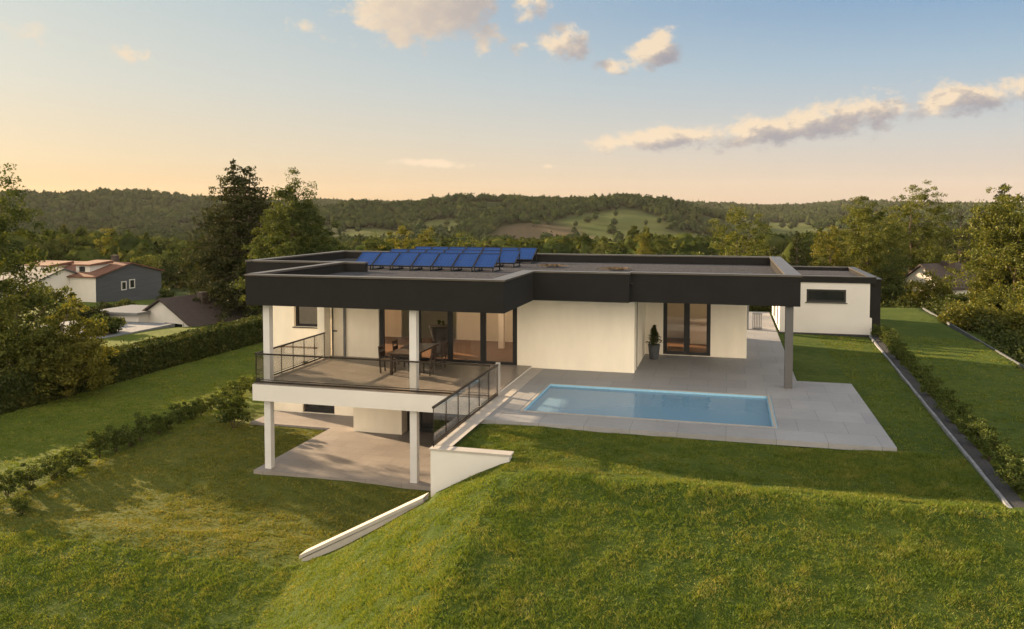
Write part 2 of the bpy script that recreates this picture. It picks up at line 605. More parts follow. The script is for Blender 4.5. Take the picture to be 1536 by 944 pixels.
M['water'] = water_mat()
M['terrace'] = paving_mat('terrace_slabs', (0.214, 0.216, 0.226), 1.2, 1.2)
M['patio'] = paving_mat('patio_slabs', (0.205, 0.185, 0.175), 1.2, 0.6)
M['balcony'] = paving_mat('balcony_slabs', (0.20, 0.175, 0.155), 0.3, 0.15, (0.30, 0.48))
M['lawn'] = lawn_mat()
M['hills'] = hills_mat()
G_OLIVE = [(0.022, 0.034, 0.008), (0.052, 0.068, 0.014), (0.100, 0.112, 0.022), (0.185, 0.178, 0.036)]
G_MID = [(0.016, 0.028, 0.008), (0.030, 0.046, 0.012), (0.056, 0.074, 0.017), (0.115, 0.118, 0.028)]
G_DARK = [(0.010, 0.015, 0.006), (0.019, 0.026, 0.009), (0.036, 0.042, 0.013), (0.085, 0.075, 0.022)]
G_GOLD = [(0.030, 0.040, 0.009), (0.064, 0.074, 0.013), (0.116, 0.116, 0.020), (0.20, 0.178, 0.034)]
M['leaf_olive'] = leaf_mat('olive_leaves', G_OLIVE)
M['leaf_mid'] = leaf_mat('green_leaves', G_MID)
M['leaf_dark'] = leaf_mat('needles', G_DARK, 0.15)
M['leaf_gold'] = leaf_mat('golden_leaves', G_GOLD, 0.4)
M['leaf_hedge'] = leaf_mat('hedge_leaves', [(0.013, 0.022, 0.007), (0.025, 0.038, 0.010), (0.045, 0.058, 0.014), (0.10, 0.095, 0.023)], 0.25, 1.5)
M['leaf_shrub'] = leaf_mat('shrub_leaves', [(0.022, 0.037, 0.009), (0.042, 0.064, 0.014), (0.072, 0.094, 0.020), (0.135, 0.138, 0.032)], 0.3, 2.0)
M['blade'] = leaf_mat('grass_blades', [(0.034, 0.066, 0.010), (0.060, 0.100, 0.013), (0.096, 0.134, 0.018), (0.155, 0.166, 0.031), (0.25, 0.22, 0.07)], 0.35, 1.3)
M['meadow'] = leaf_mat('sunlit_tone_blades', [(0.044, 0.086, 0.011), (0.076, 0.130, 0.016), (0.120, 0.170, 0.022), (0.185, 0.20, 0.036), (0.36, 0.31, 0.11)], 0.35, 1.3)  # lawn blade colour brightened to stand in for sunlight
M['dry'] = leaf_mat('dry_blades', [(0.050, 0.074, 0.013), (0.090, 0.118, 0.019), (0.142, 0.152, 0.027), (0.21, 0.19, 0.042), (0.32, 0.26, 0.09)], 0.3, 1.3)
M['valley_leaf'] = leaf_mat('valley_leaves', [(0.016, 0.026, 0.009), (0.030, 0.042, 0.012), (0.052, 0.064, 0.017), (0.10, 0.098, 0.026)], 0.2, 0.12, 0.0)
M['far_leaf'] = leaf_mat('forest_leaves', [(0.011, 0.020, 0.008), (0.018, 0.029, 0.010), (0.027, 0.037, 0.012), (0.044, 0.050, 0.016)], 0.0, 0.035, 0.0)

# ------------------------------------------------------------------ terrain
XK = np.array([-700, -300, 0, 50, 150, 250, 340, 420, 520, 600, 650, 700, 790, 850, 930, 1000, 1060, 1120, 1200, 1300, 1400, 1536, 1900, 2400], float)
RY = np.array([300, 296, 300, 299, 294, 300, 304, 306, 308, 310, 304, 303, 306, 305, 302, 311, 316, 316, 314, 309, 310, 313, 312, 312], float)
RK = np.log(np.array([45, 70, 110, 200, 400, 650, 850, 1000, 1350, 1900, 2300, 3000], float))
YL = [590, 500, 456, 412, 390, 374, 358, 338, None, 309, 311, 316]
YC = [590, 495, 450, 405, 385, 360, None, 316, 322, 309, 312, 316]
YR = [590, 495, 445, 402, 384, 366, 352, 344, 326, None, 316, 318]


def px_of(X, Y):
    dx = X * RT[0] + Y * RT[1]
    dy = X * FW[0] + Y * FW[1]
    a = np.arctan2(dx, dy)
    a = np.clip(a, -1.0, 1.0)
    return 768 + F_PX * np.tan(a)


def hnoise(X, Y, s):
    return (np.sin(X / s + 1.3) * np.cos(Y / s * 1.1 + 0.4) + 0.6 * np.sin(X / s * 2.1 + Y / s * 1.7 + 2.0) + 0.35 * np.sin(Y / s * 4.3 - X / s * 3.1))


def z_far(X, Y):
    X = np.asarray(X, float)
    Y = np.asarray(Y, float)
    r = np.hypot(X, Y)
    px = px_of(X, Y)
    lr = np.log(np.maximum(r, 45))
    ridge = np.interp(px, XK, RY)
    def prof(tab, add):
        t0 = np.array([0.0 if v is None else v for v in tab])
        i = tab.index(None)
        base = np.interp(lr, RK, t0)
        w = np.interp(lr, RK, np.eye(len(tab))[i])
        return base + w * (ridge + add)
    yl, yc, yr = prof(YL, 0), prof(YC, 0), prof(YR, 0)
    wl = np.clip((530 - px) / 160, 0, 1)
    wr = np.clip((px - 1000) / 150, 0, 1)
    yp = yl * wl + yr * wr + yc * (1 - wl - wr)
    d = r * np.cos(np.arctan((px - 768) / F_PX))
    z = CAM_H - (yp - 317.4) / F_PX * d
    amp = np.clip((r - 150) / 900, 0, 1) * 2.5
    z = z + amp * hnoise(X, Y, 75.0) + np.clip((r - 350) / 500, 0, 1) * np.clip((2300 - r) / 900, 0, 1) * 3.2 * hnoise(X + 40, Y - 90, 150.0)
    # behind the viewer the land simply rolls on
    return np.where(r < 45, CAM_H - (590 - 317.4) / F_PX * 45, z)


def smooth(e0, e1, v):
    t = np.clip((v - e0) / (e1 - e0), 0, 1)
    return t * t * (3 - 2 * t)


def x_edge(Y):      # right hand edge of the property
    return 10.35 + (Y - 28) * 0.033


def x_kerb(Y):      # kerb between lawn and shrub bed
    return 5.26 + (Y - 16.92) * 0.0451


def z_site(X, Y):
    X = np.asarray(X, float)
    Y = np.asarray(Y, float)
    up, low = -0.12, -2.85
    n = 0.02 * hnoise(X, Y, 2.3) + 0.013 * hnoise(Y, X, 0.8)
    ramp = np.clip((X + 9.85) / 5.05, 0, 1)
    ramp = ramp * 0.75 + 0.25 * ramp * ramp * (3 - 2 * ramp)
    front = low + (up - low) * ramp
    dip = 0.22 * smooth(-20.5, -18.5, X) * smooth(-6.7, -9, X) * smooth(17.7, 19.2, Y) * smooth(22.4, 21.2, Y)
    lowz = low - dip
    back = np.where(X > -6.62, up, lowz)
    z = np.where(Y > np.where(X > -6.62, 17.85, 17.45), back, front)
    t = 16.9 - Y
    sl = (0.27 + 0.09 * smooth(-8, -13, X)) * np.where(t > 12, t, np.log1p(np.exp(np.clip(t * 2.2, -30, 26))) / 2.2)
    z = z - sl
    z = z + 0.17 * np.exp(-((Y - 16.75) / 0.55) ** 2) * smooth(-5.5, -3.5, X)
    hole = (X > -6.3) & (X < 3.7) & (Y > 20.9) & (Y < 27.8)
    z = np.where(hole, -2.3, z + n)
    dx = np.maximum(np.maximum(-30.6 - X, X - x_edge(Y)), 0)
    dy = np.maximum(np.maximum(-4 - Y, Y - 52.2), 0)
    d = np.hypot(dx, dy)
    w = np.where(X > 0, smooth(0.0, 12.0, d), smooth(0.0, 22.0, d))
    drop = np.where(d > 0.05, -0.25, 0.0)
    return (z + drop) * (1 - w) + z_far(X, Y) * w


def axis(breaks):
    out = []
    for a, b, s in breaks:
        out.append(np.arange(a, b - 1e-6, s))
    return np.unique(np.round(np.concatenate(out), 4))


gx = axis([(-80, -32, 2.0), (-32, -20, 0.5), (-20, 7, 0.3), (7, 12.4, 0.4), (12.4, 60, 2.0)])
gx = np.unique(np.concatenate([gx, [-6.64, -6.60, -6.32, -6.28, 3.68, 3.72, 60.0]]))
gy = axis([(-40, 6, 2.0), (6, 30, 0.3), (30, 54, 0.6), (54, 100, 2.0)])
gy = np.unique(np.concatenate([gy, [17.44, 17.46, 17.84, 17.86, 20.88, 20.92, 27.78, 27.82, 100.0]]))
GX, GY = np.meshgrid(gx, gy)
GZ = z_site(GX, GY)
nx, ny = len(gx), len(gy)
idx = np.arange(nx * ny).reshape(ny, nx)
Fq = np.stack([idx[:-1, :-1], idx[:-1, 1:], idx[1:, 1:], idx[1:, :-1]], -1).reshape(-1, 4)
ground = raw_mesh('ground', np.stack([GX, GY, GZ], -1).reshape(-1, 3), Fq, M['lawn'], smooth=True)
tag(ground, kind='structure')

# the valley and the hills beyond
pa = np.concatenate([np.arange(-180, -50, 6.0), np.arange(-50, 50, 0.4), np.arange(50, 180, 6.0)])
pr = np.exp(np.linspace(math.log(38), math.log(3000), 260))
AA, RR = np.meshgrid(np.radians(pa), pr)
HX = RR * (FW[0] * np.cos(AA) + RT[0] * np.sin(AA))
HY = RR * (FW[1] * np.cos(AA) + RT[1] * np.sin(AA))
HZ = z_far(HX, HY)
inside = (HX > -79) & (HX < 59) & (HY > -39) & (HY < 99)
HZ = np.where(inside, HZ - 1.5, HZ - 0.02)
na, nr = len(pa), len(pr)
hid = np.arange(na * nr).reshape(nr, na)
nxt = np.roll(hid, -1, axis=1)
Fh = np.stack([hid[:-1], nxt[:-1], nxt[1:], hid[1:]], -1).reshape(-1, 4)
cin = inside.reshape(-1)[Fh].all(axis=1)
deep = ((HX > -70) & (HX < 50) & (HY > -30) & (HY < 90)).reshape(-1)[Fh].all(axis=1)
Fh = Fh[~deep]
hills = raw_mesh('hills', np.stack([HX, HY, HZ], -1).reshape(-1, 3), Fh[:, ::-1], M['hills'], smooth=True)
tag(hills, kind='structure')

# fields : (picture column, distance, half width in columns, half depth, kind)
FIELDS = [(805, 640, 85, 70, 2), (765, 560, 60, 45, 2), (925, 695, 80, 85, 1), (965, 560, 150, 62, 1), (880, 470, 120, 50, 1), (1050, 650, 60, 60, 1), (665, 720, 34, 40, 1), (560, 640, 60, 60, 1), (620, 560, 60, 45, 1),
          (230, 1250, 36, 50, 1), (150, 850, 34, 60, 1), (195, 880, 34, 60, 1), (110, 760, 40, 50, 1), (270, 560, 70, 80, 1), (300, 330, 70, 50, 1), (275, 430, 70, 40, 1), (175, 640, 60, 50, 1),
          (1160, 1050, 80, 180, 1), (1190, 800, 100, 120, 1), (1120, 560, 90, 90, 1), (1450, 900, 90, 90, 1), (330, 240, 40, 40, 1)]


def field_of(X, Y):
    px, r = px_of(X, Y), np.hypot(X, Y)
    wob = 1 + 0.22 * hnoise(X, Y, 28.0)
    g = np.zeros_like(px)
    b = np.zeros_like(px)
    for (cx, cr, wx, wr, k) in FIELDS:
        q = ((px - cx) / wx) ** 2 + ((r - cr) / wr) ** 2
        v = smooth(1.35, 0.70, q * wob)
        if k == 1:
            g = np.maximum(g, v)
        else:
            b = np.maximum(b, v)
    g = np.maximum(g, smooth(190, 90, r) * 0.8)
    return g, b


g_, b_ = field_of(HX, HY)
att = hills.data.attributes.new('field', 'FLOAT_VECTOR', 'POINT')
att.data.foreach_set('vector', np.stack([g_, b_, 0 * g_], -1).reshape(-1).astype(np.float32))


# ------------------------------------------------------------------ foliage helpers
def rand_dirs(n, g):
    v = g.normal(size=(n, 3))
    return v / np.linalg.norm(v, axis=1, keepdims=True)


def cards(P, size, g, aspect=0.55, lift=0.0, tri=False):
    """one small leaf shaped face at each point"""
    n = len(P)
    a = rand_dirs(n, g)
    a[:, 2] += lift
    a /= np.linalg.norm(a, axis=1, keepdims=True)
    b = np.cross(a, rand_dirs(n, g))
    b /= np.linalg.norm(b, axis=1, keepdims=True) + 1e-9
    s = (size * g.uniform(0.65, 1.35, n))[:, None]
    a = a * s
    b = b * s * aspect
    if tri:
        V = np.stack([P - a * 0.5 - b * 0.6, P - a * 0.5 + b * 0.6, P + a * 0.6], 1)
        k = 3
    else:
        V = np.stack([P - a * 0.5, P + b * 0.5 - a * 0.05, P + a * 0.5, P - b * 0.5 - a * 0.05], 1)
        k = 4
    return V.reshape(-1, 3), np.arange(n * k).reshape(-1, k)


def crown_points(lobes, n, g, clump=0.55, hollow=0.45):
    """points gathered in many leafy clumps spread over ellipsoidal boughs"""
    vol = np.array([l[3] * l[3] * l[4] for l in lobes]) ** 0.75
    vol /= vol.sum()
    pts, cents = [], []
    for (cx, cy, cz, r, h), f in zip(lobes, vol):
        m = max(int(n * f), 30)
        k = max(int(m / 75), 5)
        d = rand_dirs(k, g)
        rad = hollow + (1 - hollow) * g.uniform(0, 1, k) ** 0.6
        rad *= 1 + 0.22 * g.normal(size=k).clip(-1.2, 1.6)
        c = np.stack([cx + d[:, 0] * r * rad, cy + d[:, 1] * r * rad, cz + d[:, 2] * h * rad], -1)
        cents.append(c)
        w = g.uniform(0.5, 1.5, k)
        which = g.choice(k, m, p=w / w.sum())
        sz = clump * g.uniform(0.6, 1.3, k)
        q = rand_dirs(m, g) * (g.uniform(0, 1, m) ** 0.5)[:, None]
        q[:, 2] *= 0.62
        pts.append(c[which] + q * sz[which][:, None])
    return np.concatenate(pts), np.concatenate(cents)


def tree(name, label, base, height, lobes, leaf, n, size, seed, trunk_r=0.22, group=None, clump=0.6, lean=(0, 0), cat='tree', trunk_top=0.8):
    """lobes are (dx, dy, z centre, radius, half height) above the base"""
    g = np.random.default_rng(seed)
    t = thing(name, label, cat, base, group)
    P, cen = crown_points(lobes, n, g, clump)
    V, F = cards(P, size, g)
    raw_mesh('crown', V, F, M[leaf], t)
    b = MB()
    top = height * trunk_top
    pts = [(0, 0, -0.4)]
    rad = [trunk_r * 1.35]
    for i in range(1, 7):
        f = i / 6
        pts.append((lean[0] * f + g.normal() * 0.08, lean[1] * f + g.normal() * 0.08, top * f))
        rad.append(trunk_r * (1 - 0.82 * f))
    b.tube(pts, rad, 8)
    sel = g.choice(len(cen), min(22, len(cen)), replace=False)
    for s in sel:
        c = cen[s]
        f = np.clip((c[2] - 0.22 * height) / top, 0.18, 0.85)
        p0 = np.array([lean[0] * f, lean[1] * f, top * f * 0.8])
        mid = (p0 + c) / 2 + np.array([0, 0, 0.15 * np.linalg.norm(c - p0) * 0.4]) + g.normal(size=3) * 0.1
        r0 = trunk_r * 0.42 * (1 - f * 0.6)
        b.tube([p0, mid, c], [r0, r0 * 0.55, r0 * 0.15], 5)
    b.build('trunk', M['bark'], t, local=True, smooth=True)
    return t


def bush_lobes(g, h, r, n):
    """many small boughs of different heights : a ragged bushy outline"""
    L = [(0, 0, h * 0.38, r * 0.62, h * 0.30)]
    for i in range(n):
        a = i * 2.399 + g.uniform(-0.5, 0.5)
        rr = r * math.sqrt((i + 0.5) / n) * g.uniform(0.8, 1.08)
        hh = h * (0.98 - 0.42 * (rr / r) ** 2) * g.uniform(0.62, 1.0)
        lr = r * g.uniform(0.16, 0.30)
        zc = hh * g.uniform(0.55, 0.72)
        L.append((rr * math.cos(a), rr * math.sin(a), zc, lr, hh - zc))
    return L


def auto_lobes(g, h, r, n, z0=0.22, spread=0.62, spire=0.0):
    """uneven boughs for a broad crown"""
    L = [(0, 0, h * (z0 + 0.36), r * 0.78, h * 0.33)]
    for i in range(n):
        a = i * 2.399 + g.uniform(-0.4, 0.4)
        f = g.uniform(0, 1)
        zz = h * (z0 + 0.08 + f * (0.86 - z0 - 0.08))
        rr = r * spread * (1.05 - 0.68 * f ** 1.8) * g.uniform(0.75, 1.25)
        lr = r * g.uniform(0.34, 0.54) * (1 - 0.30 * f)
        lh = lr * g.uniform(0.8, 1.25) * (1 + spire * f)
        L.append((rr * math.cos(a), rr * math.sin(a), min(zz, h - lh * 0.95), lr, lh))
    L.append((g.uniform(-.15, .15) * r, g.uniform(-.15, .15) * r, h * (0.90 - 0.06 * spire), r * (0.26 - 0.06 * spire), h * (0.10 + 0.05 * spire)))
    return L


def spruce(name, label, base, h, r, seed, leaf='leaf_dark', dens=1.0, size=0.22, group=None, cat='tree', open_=0.0, tops=1):
    g = np.random.default_rng(seed)
    t = thing(name, label, cat, base, group)
    P = []
    br = MB()
    for k in range(tops):
        ox = 0.0 if k == 0 else 0.085 * h
        oy = 0.0 if k == 0 else 0.03 * h
        hh = h * (1.0 if k == 0 else 0.965)
        br.tube([(ox, oy, -0.4), (ox, oy, hh * 0.5), (ox, oy, hh * 0.985)], [0.024 * h, 0.013 * h, 0.002 * h], 7)
        nw = int(26 + h * 1.6)
        for i in range(nw):
            f = (i + g.uniform(0, 0.7)) / nw
            z = hh * (0.05 + 0.94 * f)
            nb = int(g.integers(5, 8)) if f < 0.85 else 4
            for j in range(nb):
                a = g.uniform(0, 2 * math.pi)
                L = r * ((1 - f) ** 0.70 * 0.97 + 0.03) * g.uniform(0.62, 1.12) * (1.0 if g.uniform() > open_ else 0.4)
                up = 0.25 * (f - 0.35)
                tip = np.array([ox + L * math.cos(a), oy + L * math.sin(a), z + L * (up - 0.16)])
                root = np.array([ox, oy, z])
                if L > 0.5 and g.uniform() < 0.5:
                    br.tube([root, tip], [0.02 + 0.008 * L, 0.006], 4)
                m = int(dens * (6 + 34 * L) * (1.0 - 0.45 * f))
                s = g.uniform(0.03, 1.0, m) ** 0.55
                q = root + (tip - root) * s[:, None]
                wd = 0.20 * L * (1.05 - s) + 0.08
                q[:, 0] += g.normal(size=m) * wd * 0.75
                q[:, 1] += g.normal(size=m) * wd * 0.75
                q[:, 2] += -np.abs(g.normal(size=m)) * (0.10 + 0.05 * L) + 0.06 * g.normal(size=m) + 0.05
                P.append(q)
    P = np.concatenate(P)
    V, F = cards(P, size, g, aspect=0.42)
    raw_mesh('crown', V, F, M[leaf], t)
    br.build('trunk', M['bark'], t, local=True)
    return t


# ------------------------------------------------------------------ the house
house = thing('modern_house', 'low modern cream house with charcoal flat roof, balcony and solar panels on top', 'house', (-8.0, 30.0, 0.0))


def wall_run(name, m, parent, fixed, a0, a1, z0, z1, holes=(), th=0.28, along='x', inward=1):
    """a wall along x (at y = fixed) or along y (at x = fixed) with rectangular openings (a0, a1, z0, z1)"""
    b = MB()
    xs = sorted({a0, a1, *[h[0] for h in holes], *[h[1] for h in holes]})
    f0, f1 = sorted((fixed, fixed + inward * th))
    for i in range(len(xs) - 1):
        p, q = xs[i], xs[i + 1]
        mid = (p + q) / 2
        zs = [z0]
        for h in sorted([h for h in holes if h[0] < mid < h[1]], key=lambda h: h[2]):
            if h[2] > zs[-1]:
                zs += [h[2], h[3]]
            else:
                zs[-1] = h[3]
        zs.append(z1)
        for k in range(0, len(zs) - 1, 2):
            if zs[k + 1] - zs[k] > 1e-4:
                if along == 'x':
                    b.box(p, q, f0, f1, zs[k], zs[k + 1])
                else:
                    b.box(f0, f1, p, q, zs[k], zs[k + 1])
    return b.build(name, m, parent)


def glazing(name, parent, y, x0, x1, z0, z1, posts, fw=0.07, sill=0.07, depth=0.09, glass='glass', frame='black', along='x', head=None):
    """a frame with mullions; its panes are one child"""
    b, g = MB(), MB()
    hd = fw if head is None else head
    def bx(mb, p, q, d0, d1, za, zb):
        if along == 'x':
            mb.box(p, q, d0, d1, za, zb)
        else:
            mb.box(d0, d1, p, q, za, zb)
    bx(b, x0, x1, y, y + depth, z0, z0 + sill)
    bx(b, x0, x1, y, y + depth, z1 - hd, z1)
    bx(b, x0, x0 + fw, y, y + depth, z0 + sill, z1 - hd)
    bx(b, x1 - fw, x1, y, y + depth, z0 + sill, z1 - hd)
    for p, w in posts:
        bx(b, p - w / 2, p + w / 2, y + 0.002, y + depth - 0.002, z0 + sill, z1 - hd)
    o = b.build(name, M[frame], parent)
    bx(g, x0 + fw * 0.5, x1 - fw * 0.5, y + depth * 0.45, y + depth * 0.45 + 0.012, z0 + sill * 0.5, z1 - hd * 0.5)
    g.build('pane', M[glass], o)
    return o


ZS = 2.60     # soffit
# outer walls, upper floor
wall_run('wall', M['render'], house, 29.85, -18.34, -14.66, -2.75, ZS, [(-17.36, -16.02, 0.83, 2.35), (-17.0, -15.55, -2.74, -0.60)])
wall_run('wall', M['render'], house, 27.92, -14.66, -12.68, 0.0, ZS, [(-14.62, -14.12, 0.02, 2.2)])
wall_run('wall', M['render'], house, -14.66, 28.20, 29.85, 0.0, ZS, along='y', inward=1, th=0.25)
wall_run('wall', M['render'], house, 27.92, -7.29, -3.10, 0.0, ZS)
wall_run('wall', M['render'], house, -3.10, 28.20, 31.84, 0.0, ZS, [(28.72, 29.02, 0.03, 2.45)], along='y', inward=-1, th=0.25)
wall_run('wall', M['render'], house, 31.84, -3.10, 0.72, 0.0, ZS, [(-2.42, -0.62, 0.02, 2.5)])
wall_run('wall', M['render'], house, 0.72, 32.12, 37.0, 0.0, ZS, along='y', inward=-1)
wall_run('wall', M['render'], house, -18.34, 30.13, 37.0, -2.75, ZS, [(30.5, 33.0, 0.05, 2.35)], along='y', inward=1)
wall_run('wall', M['render'], house, 37.0, -18.34, 0.72, -2.75, ZS, [(-12.5, -8.0, 0.1, 2.4)], inward=-1)
# lower floor
wall_run('wall', M['render'], house, 29.85, -14.66, -13.69, -2.75, -0.47)
wall_run('wall', M['render'], house, 27.80, -13.69, -11.72, -2.75, -0.47)
wall_run('wall', M['render'], house, -13.69, 28.08, 29.85, -2.75, -0.47, along='y', inward=1)
wall_run('wall', M['render'], house, -11.72, 28.08, 28.6, -2.75, -0.47, along='y', inward=-1)
wall_run('wall', M['render'], house, 28.30, -9.0, -6.75, -2.75, -0.47)
glazing('sliding_door', house, 28.32, -11.71, -9.0, -2.74, -0.47, [(-11.2, 0.12), (-10.35, 0.14)], fw=0.14, sill=0.14, glass='dark_glass')
lw = glazing('window', house, 29.95, -17.0, -15.55, -2.73, -0.62, [(-16.2, 0.2)], fw=0.12, sill=0.2, glass='dark_glass')
# upper windows and doors
w1 = glazing('window', house, 30.0, -17.36, -16.02, 0.83, 2.35, [], fw=0.09, sill=0.10)
MB().box(-17.42, -15.96, 29.80, 30.02, 0.79, 0.825).build('sill', M['black'], w1)
MB().box(-17.25, -16.1, 30.09, 30.11, 0.93, 2.3).build('blind', M['stone'], w1)
glazing('sliding_door', house, 27.97, -12.66, -7.30, 0.02, ZS, [(-11.06, 0.10), (-9.86, 0.19), (-8.59, 0.21)], fw=0.17, sill=0.13)
gd = glazing('glass_door', house, 31.90, -2.42, -0.62, 0.02, 2.5, [(-1.52, 0.22)], fw=0.15, sill=0.12)
gs = MB().box(-3.17, -3.14, 28.72, 29.02, 0.03, 2.45).build('window', M['dark_glass'], house)
MB().box(-3.12, -3.085, 28.66, 28.74, 0.03, 2.5).build('frame', M['black'], gs)
door = MB().box(-14.60, -14.14, 27.98, 28.03, 0.02, 2.2).build('door', M['render'], house)
MB().box(-14.63, -14.59, 27.95, 28.0, 0.02, 2.2).build('frame', M['black'], door)
MB().box(-14.56, -14.38, 27.86, 27.885, 1.02, 1.06).box(-14.55, -14.52, 27.885, 27.975, 1.025, 1.055).build('handle', M['black'], door)
MB().tube([(-14.06, 27.86, 0.09), (-14.06, 27.86, 2.6)], [0.05, 0.05], 10).build('downpipe', M['metal'], house)
# balcony slab and columns
MB().box(-14.72, -6.752, 22.70, 27.90, -0.47, 0.05).build('balcony', M['white'], house)
MB().box(-14.70, -6.76, 22.73, 27.91, 0.05, 0.075).build('balcony_floor', M['balcony'], house)
for x, y in ((-14.36, 23.08), (-9.27, 23.0)):
    MB().box(x - .112, x + .112, y - .112, y + .112, 0.076, ZS).build('column', M['column'], house)
    MB().box(x - .112, x + .112, y - .112, y + .112, -2.75, -0.47).build('column', M['column'], house)
MB().box(-14.95, -14.66, 27.40, 27.90, 0.05, ZS).build('pier', M['render'], house)
MB().box(1.77, 2.01, 26.72, 26.96, 0.0, ZS).build('column', M['grey_column'], house)
# flat roof
outline = [(-14.85, 22.6), (-6.3, 22.6), (-6.3, 26.3), (-3.1, 26.3), (-3.1, 26.6), (2.2, 26.6), (2.2, 37.4), (-18.95, 37.4), (-18.95, 28.9), (-14.85, 28.9)]
inner = [(-14.75, 22.7), (-6.4, 22.7), (-6.4, 26.4), (-3.0, 26.4), (-3.0, 26.7), (2.1, 26.7), (2.1, 37.3), (-18.85, 37.3), (-18.85, 29.0), (-14.75, 29.0)]
rf = MB()
rf.prism(outline, 2.62, 3.22)
SEG = [(-14.85, -6.3, 22.6, 22.88), (-6.72, -6.3, 22.88, 26.3), (-6.72, -3.1, 26.3, 26.58), (-3.1, 2.2, 26.6, 26.88), (1.78, 2.2, 26.88, 37.4), (-18.95, 1.78, 37.12, 37.4),
       (-18.95, -18.67, 28.9, 37.12), (-18.67, -13.7, 28.9, 29.18), (-14.85, -14.57, 22.88, 28.9)]
for s in SEG:
    rf.box(*s, 3.22, 3.55)
roof = rf.build('roof', M['fascia'], house)
MB().poly([(x, y, 3.228) for x, y in inner]).build('roof_gravel', M['gravel'], roof)
cp = MB()
for i, (x0, x1, y0, y1) in enumerate(SEG):
    o = 0.03
    cp.box(x0 - o, x1 + o, y0 - o, y1 + o, 3.55, 3.60 + 0.002 * i)
cp.build('coping', M['coping'], roof)
MB().poly([(x, y, 2.614) for x, y in inner[::-1]]).build('soffit', M['white'], roof)
# rooms behind the glass
fl = MB()
fl.box(-14.40, -3.40, 28.06, 29.84, -0.06, 0.012)
fl.box(-18.05, -3.40, 29.84, 33.2, -0.06, 0.014)
fl.box(-2.85, 0.44, 32.1, 36.2, -0.06, 0.012)
fl.build('floor', M['wood'], house)
iw = MB()
iw.box(-11.4, -3.36, 33.2, 33.32, 0.0, 2.6)
iw.box(-18.05, -14.0, 33.2, 33.32, 0.0, 2.6)
iw.box(-7.2, -7.08, 28.25, 33.19, 0.0, 2.6)
iw.box(-2.84, 0.43, 36.2, 36.3, 0.0, 2.6)
for x in (-10.7, -9.75, -8.6, -7.8):
    iw.box(x - 0.03, x + 0.03, 33.17, 33.2, 0.0, 2.6)
for x in (-2.25, -1.15):
    iw.box(x - 0.03, x + 0.03, 36.17, 36.2, 0.0, 2.6)
iw.box(-1.55, -0.65, 34.6, 35.4, 0.95, 1.02)
iw.box(-1.5, -0.7, 34.7, 35.3, 0.0, 0.95)
iw.build('inner_wall', M['inner'], house)
def lamp_mat():
    m = bpy.data.materials.new('added_lamp_glow')
    m.use_nodes = True
    t = NT(m.node_tree)
    e = t.n('ShaderNodeEmission')
    e.inputs[0].default_value = (1.0, 0.78, 0.54, 1)
    e.inputs[1].default_value = LAMP
    o = t.n('ShaderNodeOutputMaterial')
    t.t.links.new(e.outputs[0], o.inputs[0])
    return m
M['lamp'] = lamp_mat()
for x, y in ((-11.8, 30.2), (-9.6, 31.2), (-8.0, 30.2), (0.02, 33.6)):  # glowing discs out of view, added to brighten the rooms
    MB().lathe([(0.0, 2.55), (0.26, 2.55), (0.26, 2.60), (0.0, 2.60)], x, y, 20).build('added_lamp', M['lamp'], house)
MB().box(-9.02, -8.80, 31.5, 31.72, 0.014, 2.6).build('inner_column', M['inner'], house)
MB().box(-9.9, -9.84, 28.25, 28.31, 1.0, 1.1).build('door_handle', M['metal'], house)

# ------------------------------------------------------------------ terrace, patio, pool
PX0, PX1, PY0, PY1 = -5.65, 1.30, 21.72, 25.6
ter = MB()
ter.box(-6.448, PX0, 20.62, 27.92, -0.13, 0.0)
ter.box(PX1, 3.92, 20.62, 28.02, -0.13, 0.0)
ter.box(PX0, PX1, 20.62, PY0, -0.13, 0.0)
ter.box(PX0, PX1, PY1, 27.92, -0.13, 0.0)
terrace = ter.build('terrace', M['terrace'])
tag(terrace, kind='structure')
pth = MB()
pth.box(-3.09, PX1, 27.921, 31.83, -0.13, -0.002)
pth.box(PX1, 2.24, 28.021, 31.83, -0.13, -0.002)
pth.box(0.73, 2.24, 31.831, 47.0, -0.13, -0.002)
tag(pth.build('path', M['terrace']), kind='structure')
pt = MB()
pt.box(-14.74, -6.752, 22.72, 29.84, -3.0, -2.752)
pt.box(-18.25, -14.742, 27.95, 29.84, -3.0, -2.752)
tag(pt.build('patio', M['patio']), kind='structure')
pool = thing('swimming_pool', 'rectangular in-ground pool of blue water sunk in the grey terrace', 'pool', ((PX0 + PX1) / 2, (PY0 + PY1) / 2, 0))
bs = MB()
w_ = 0.12
bs.box(PX0 + .002, PX0 + w_, PY0 + .002, PY1 - .002, -1.5, -0.015)
bs.box(PX1 - w_, PX1 - .002, PY0 + .002, PY1 - .002, -1.5, -0.015)
bs.box(PX0 + w_, PX1 - w_, PY0 + .002, PY0 + w_, -1.5, -0.016)
bs.box(PX0 + w_, PX1 - w_, PY1 - w_, PY1 - .002, -1.5, -0.016)
bs.box(PX0 + w_, PX1 - w_, PY0 + w_, PY1 - w_, -1.5, -1.4)
bs.build('basin', M['tile'], pool)
cpg = MB()
cw = 0.105
cpg.box(PX0 + .03, PX0 + cw, PY0 + .03, PY1 - .03, -0.014, 0.006)
cpg.box(PX1 - cw, PX1 - .03, PY0 + .03, PY1 - .03, -0.014, 0.006)
cpg.box(PX0 + cw, PX1 - cw, PY0 + .03, PY0 + cw, -0.014, 0.007)
cpg.box(PX0 + cw, PX1 - cw, PY1 - cw, PY1 - .03, -0.014, 0.007)
cpg.build('rim', M['rim'], pool)
st = MB()
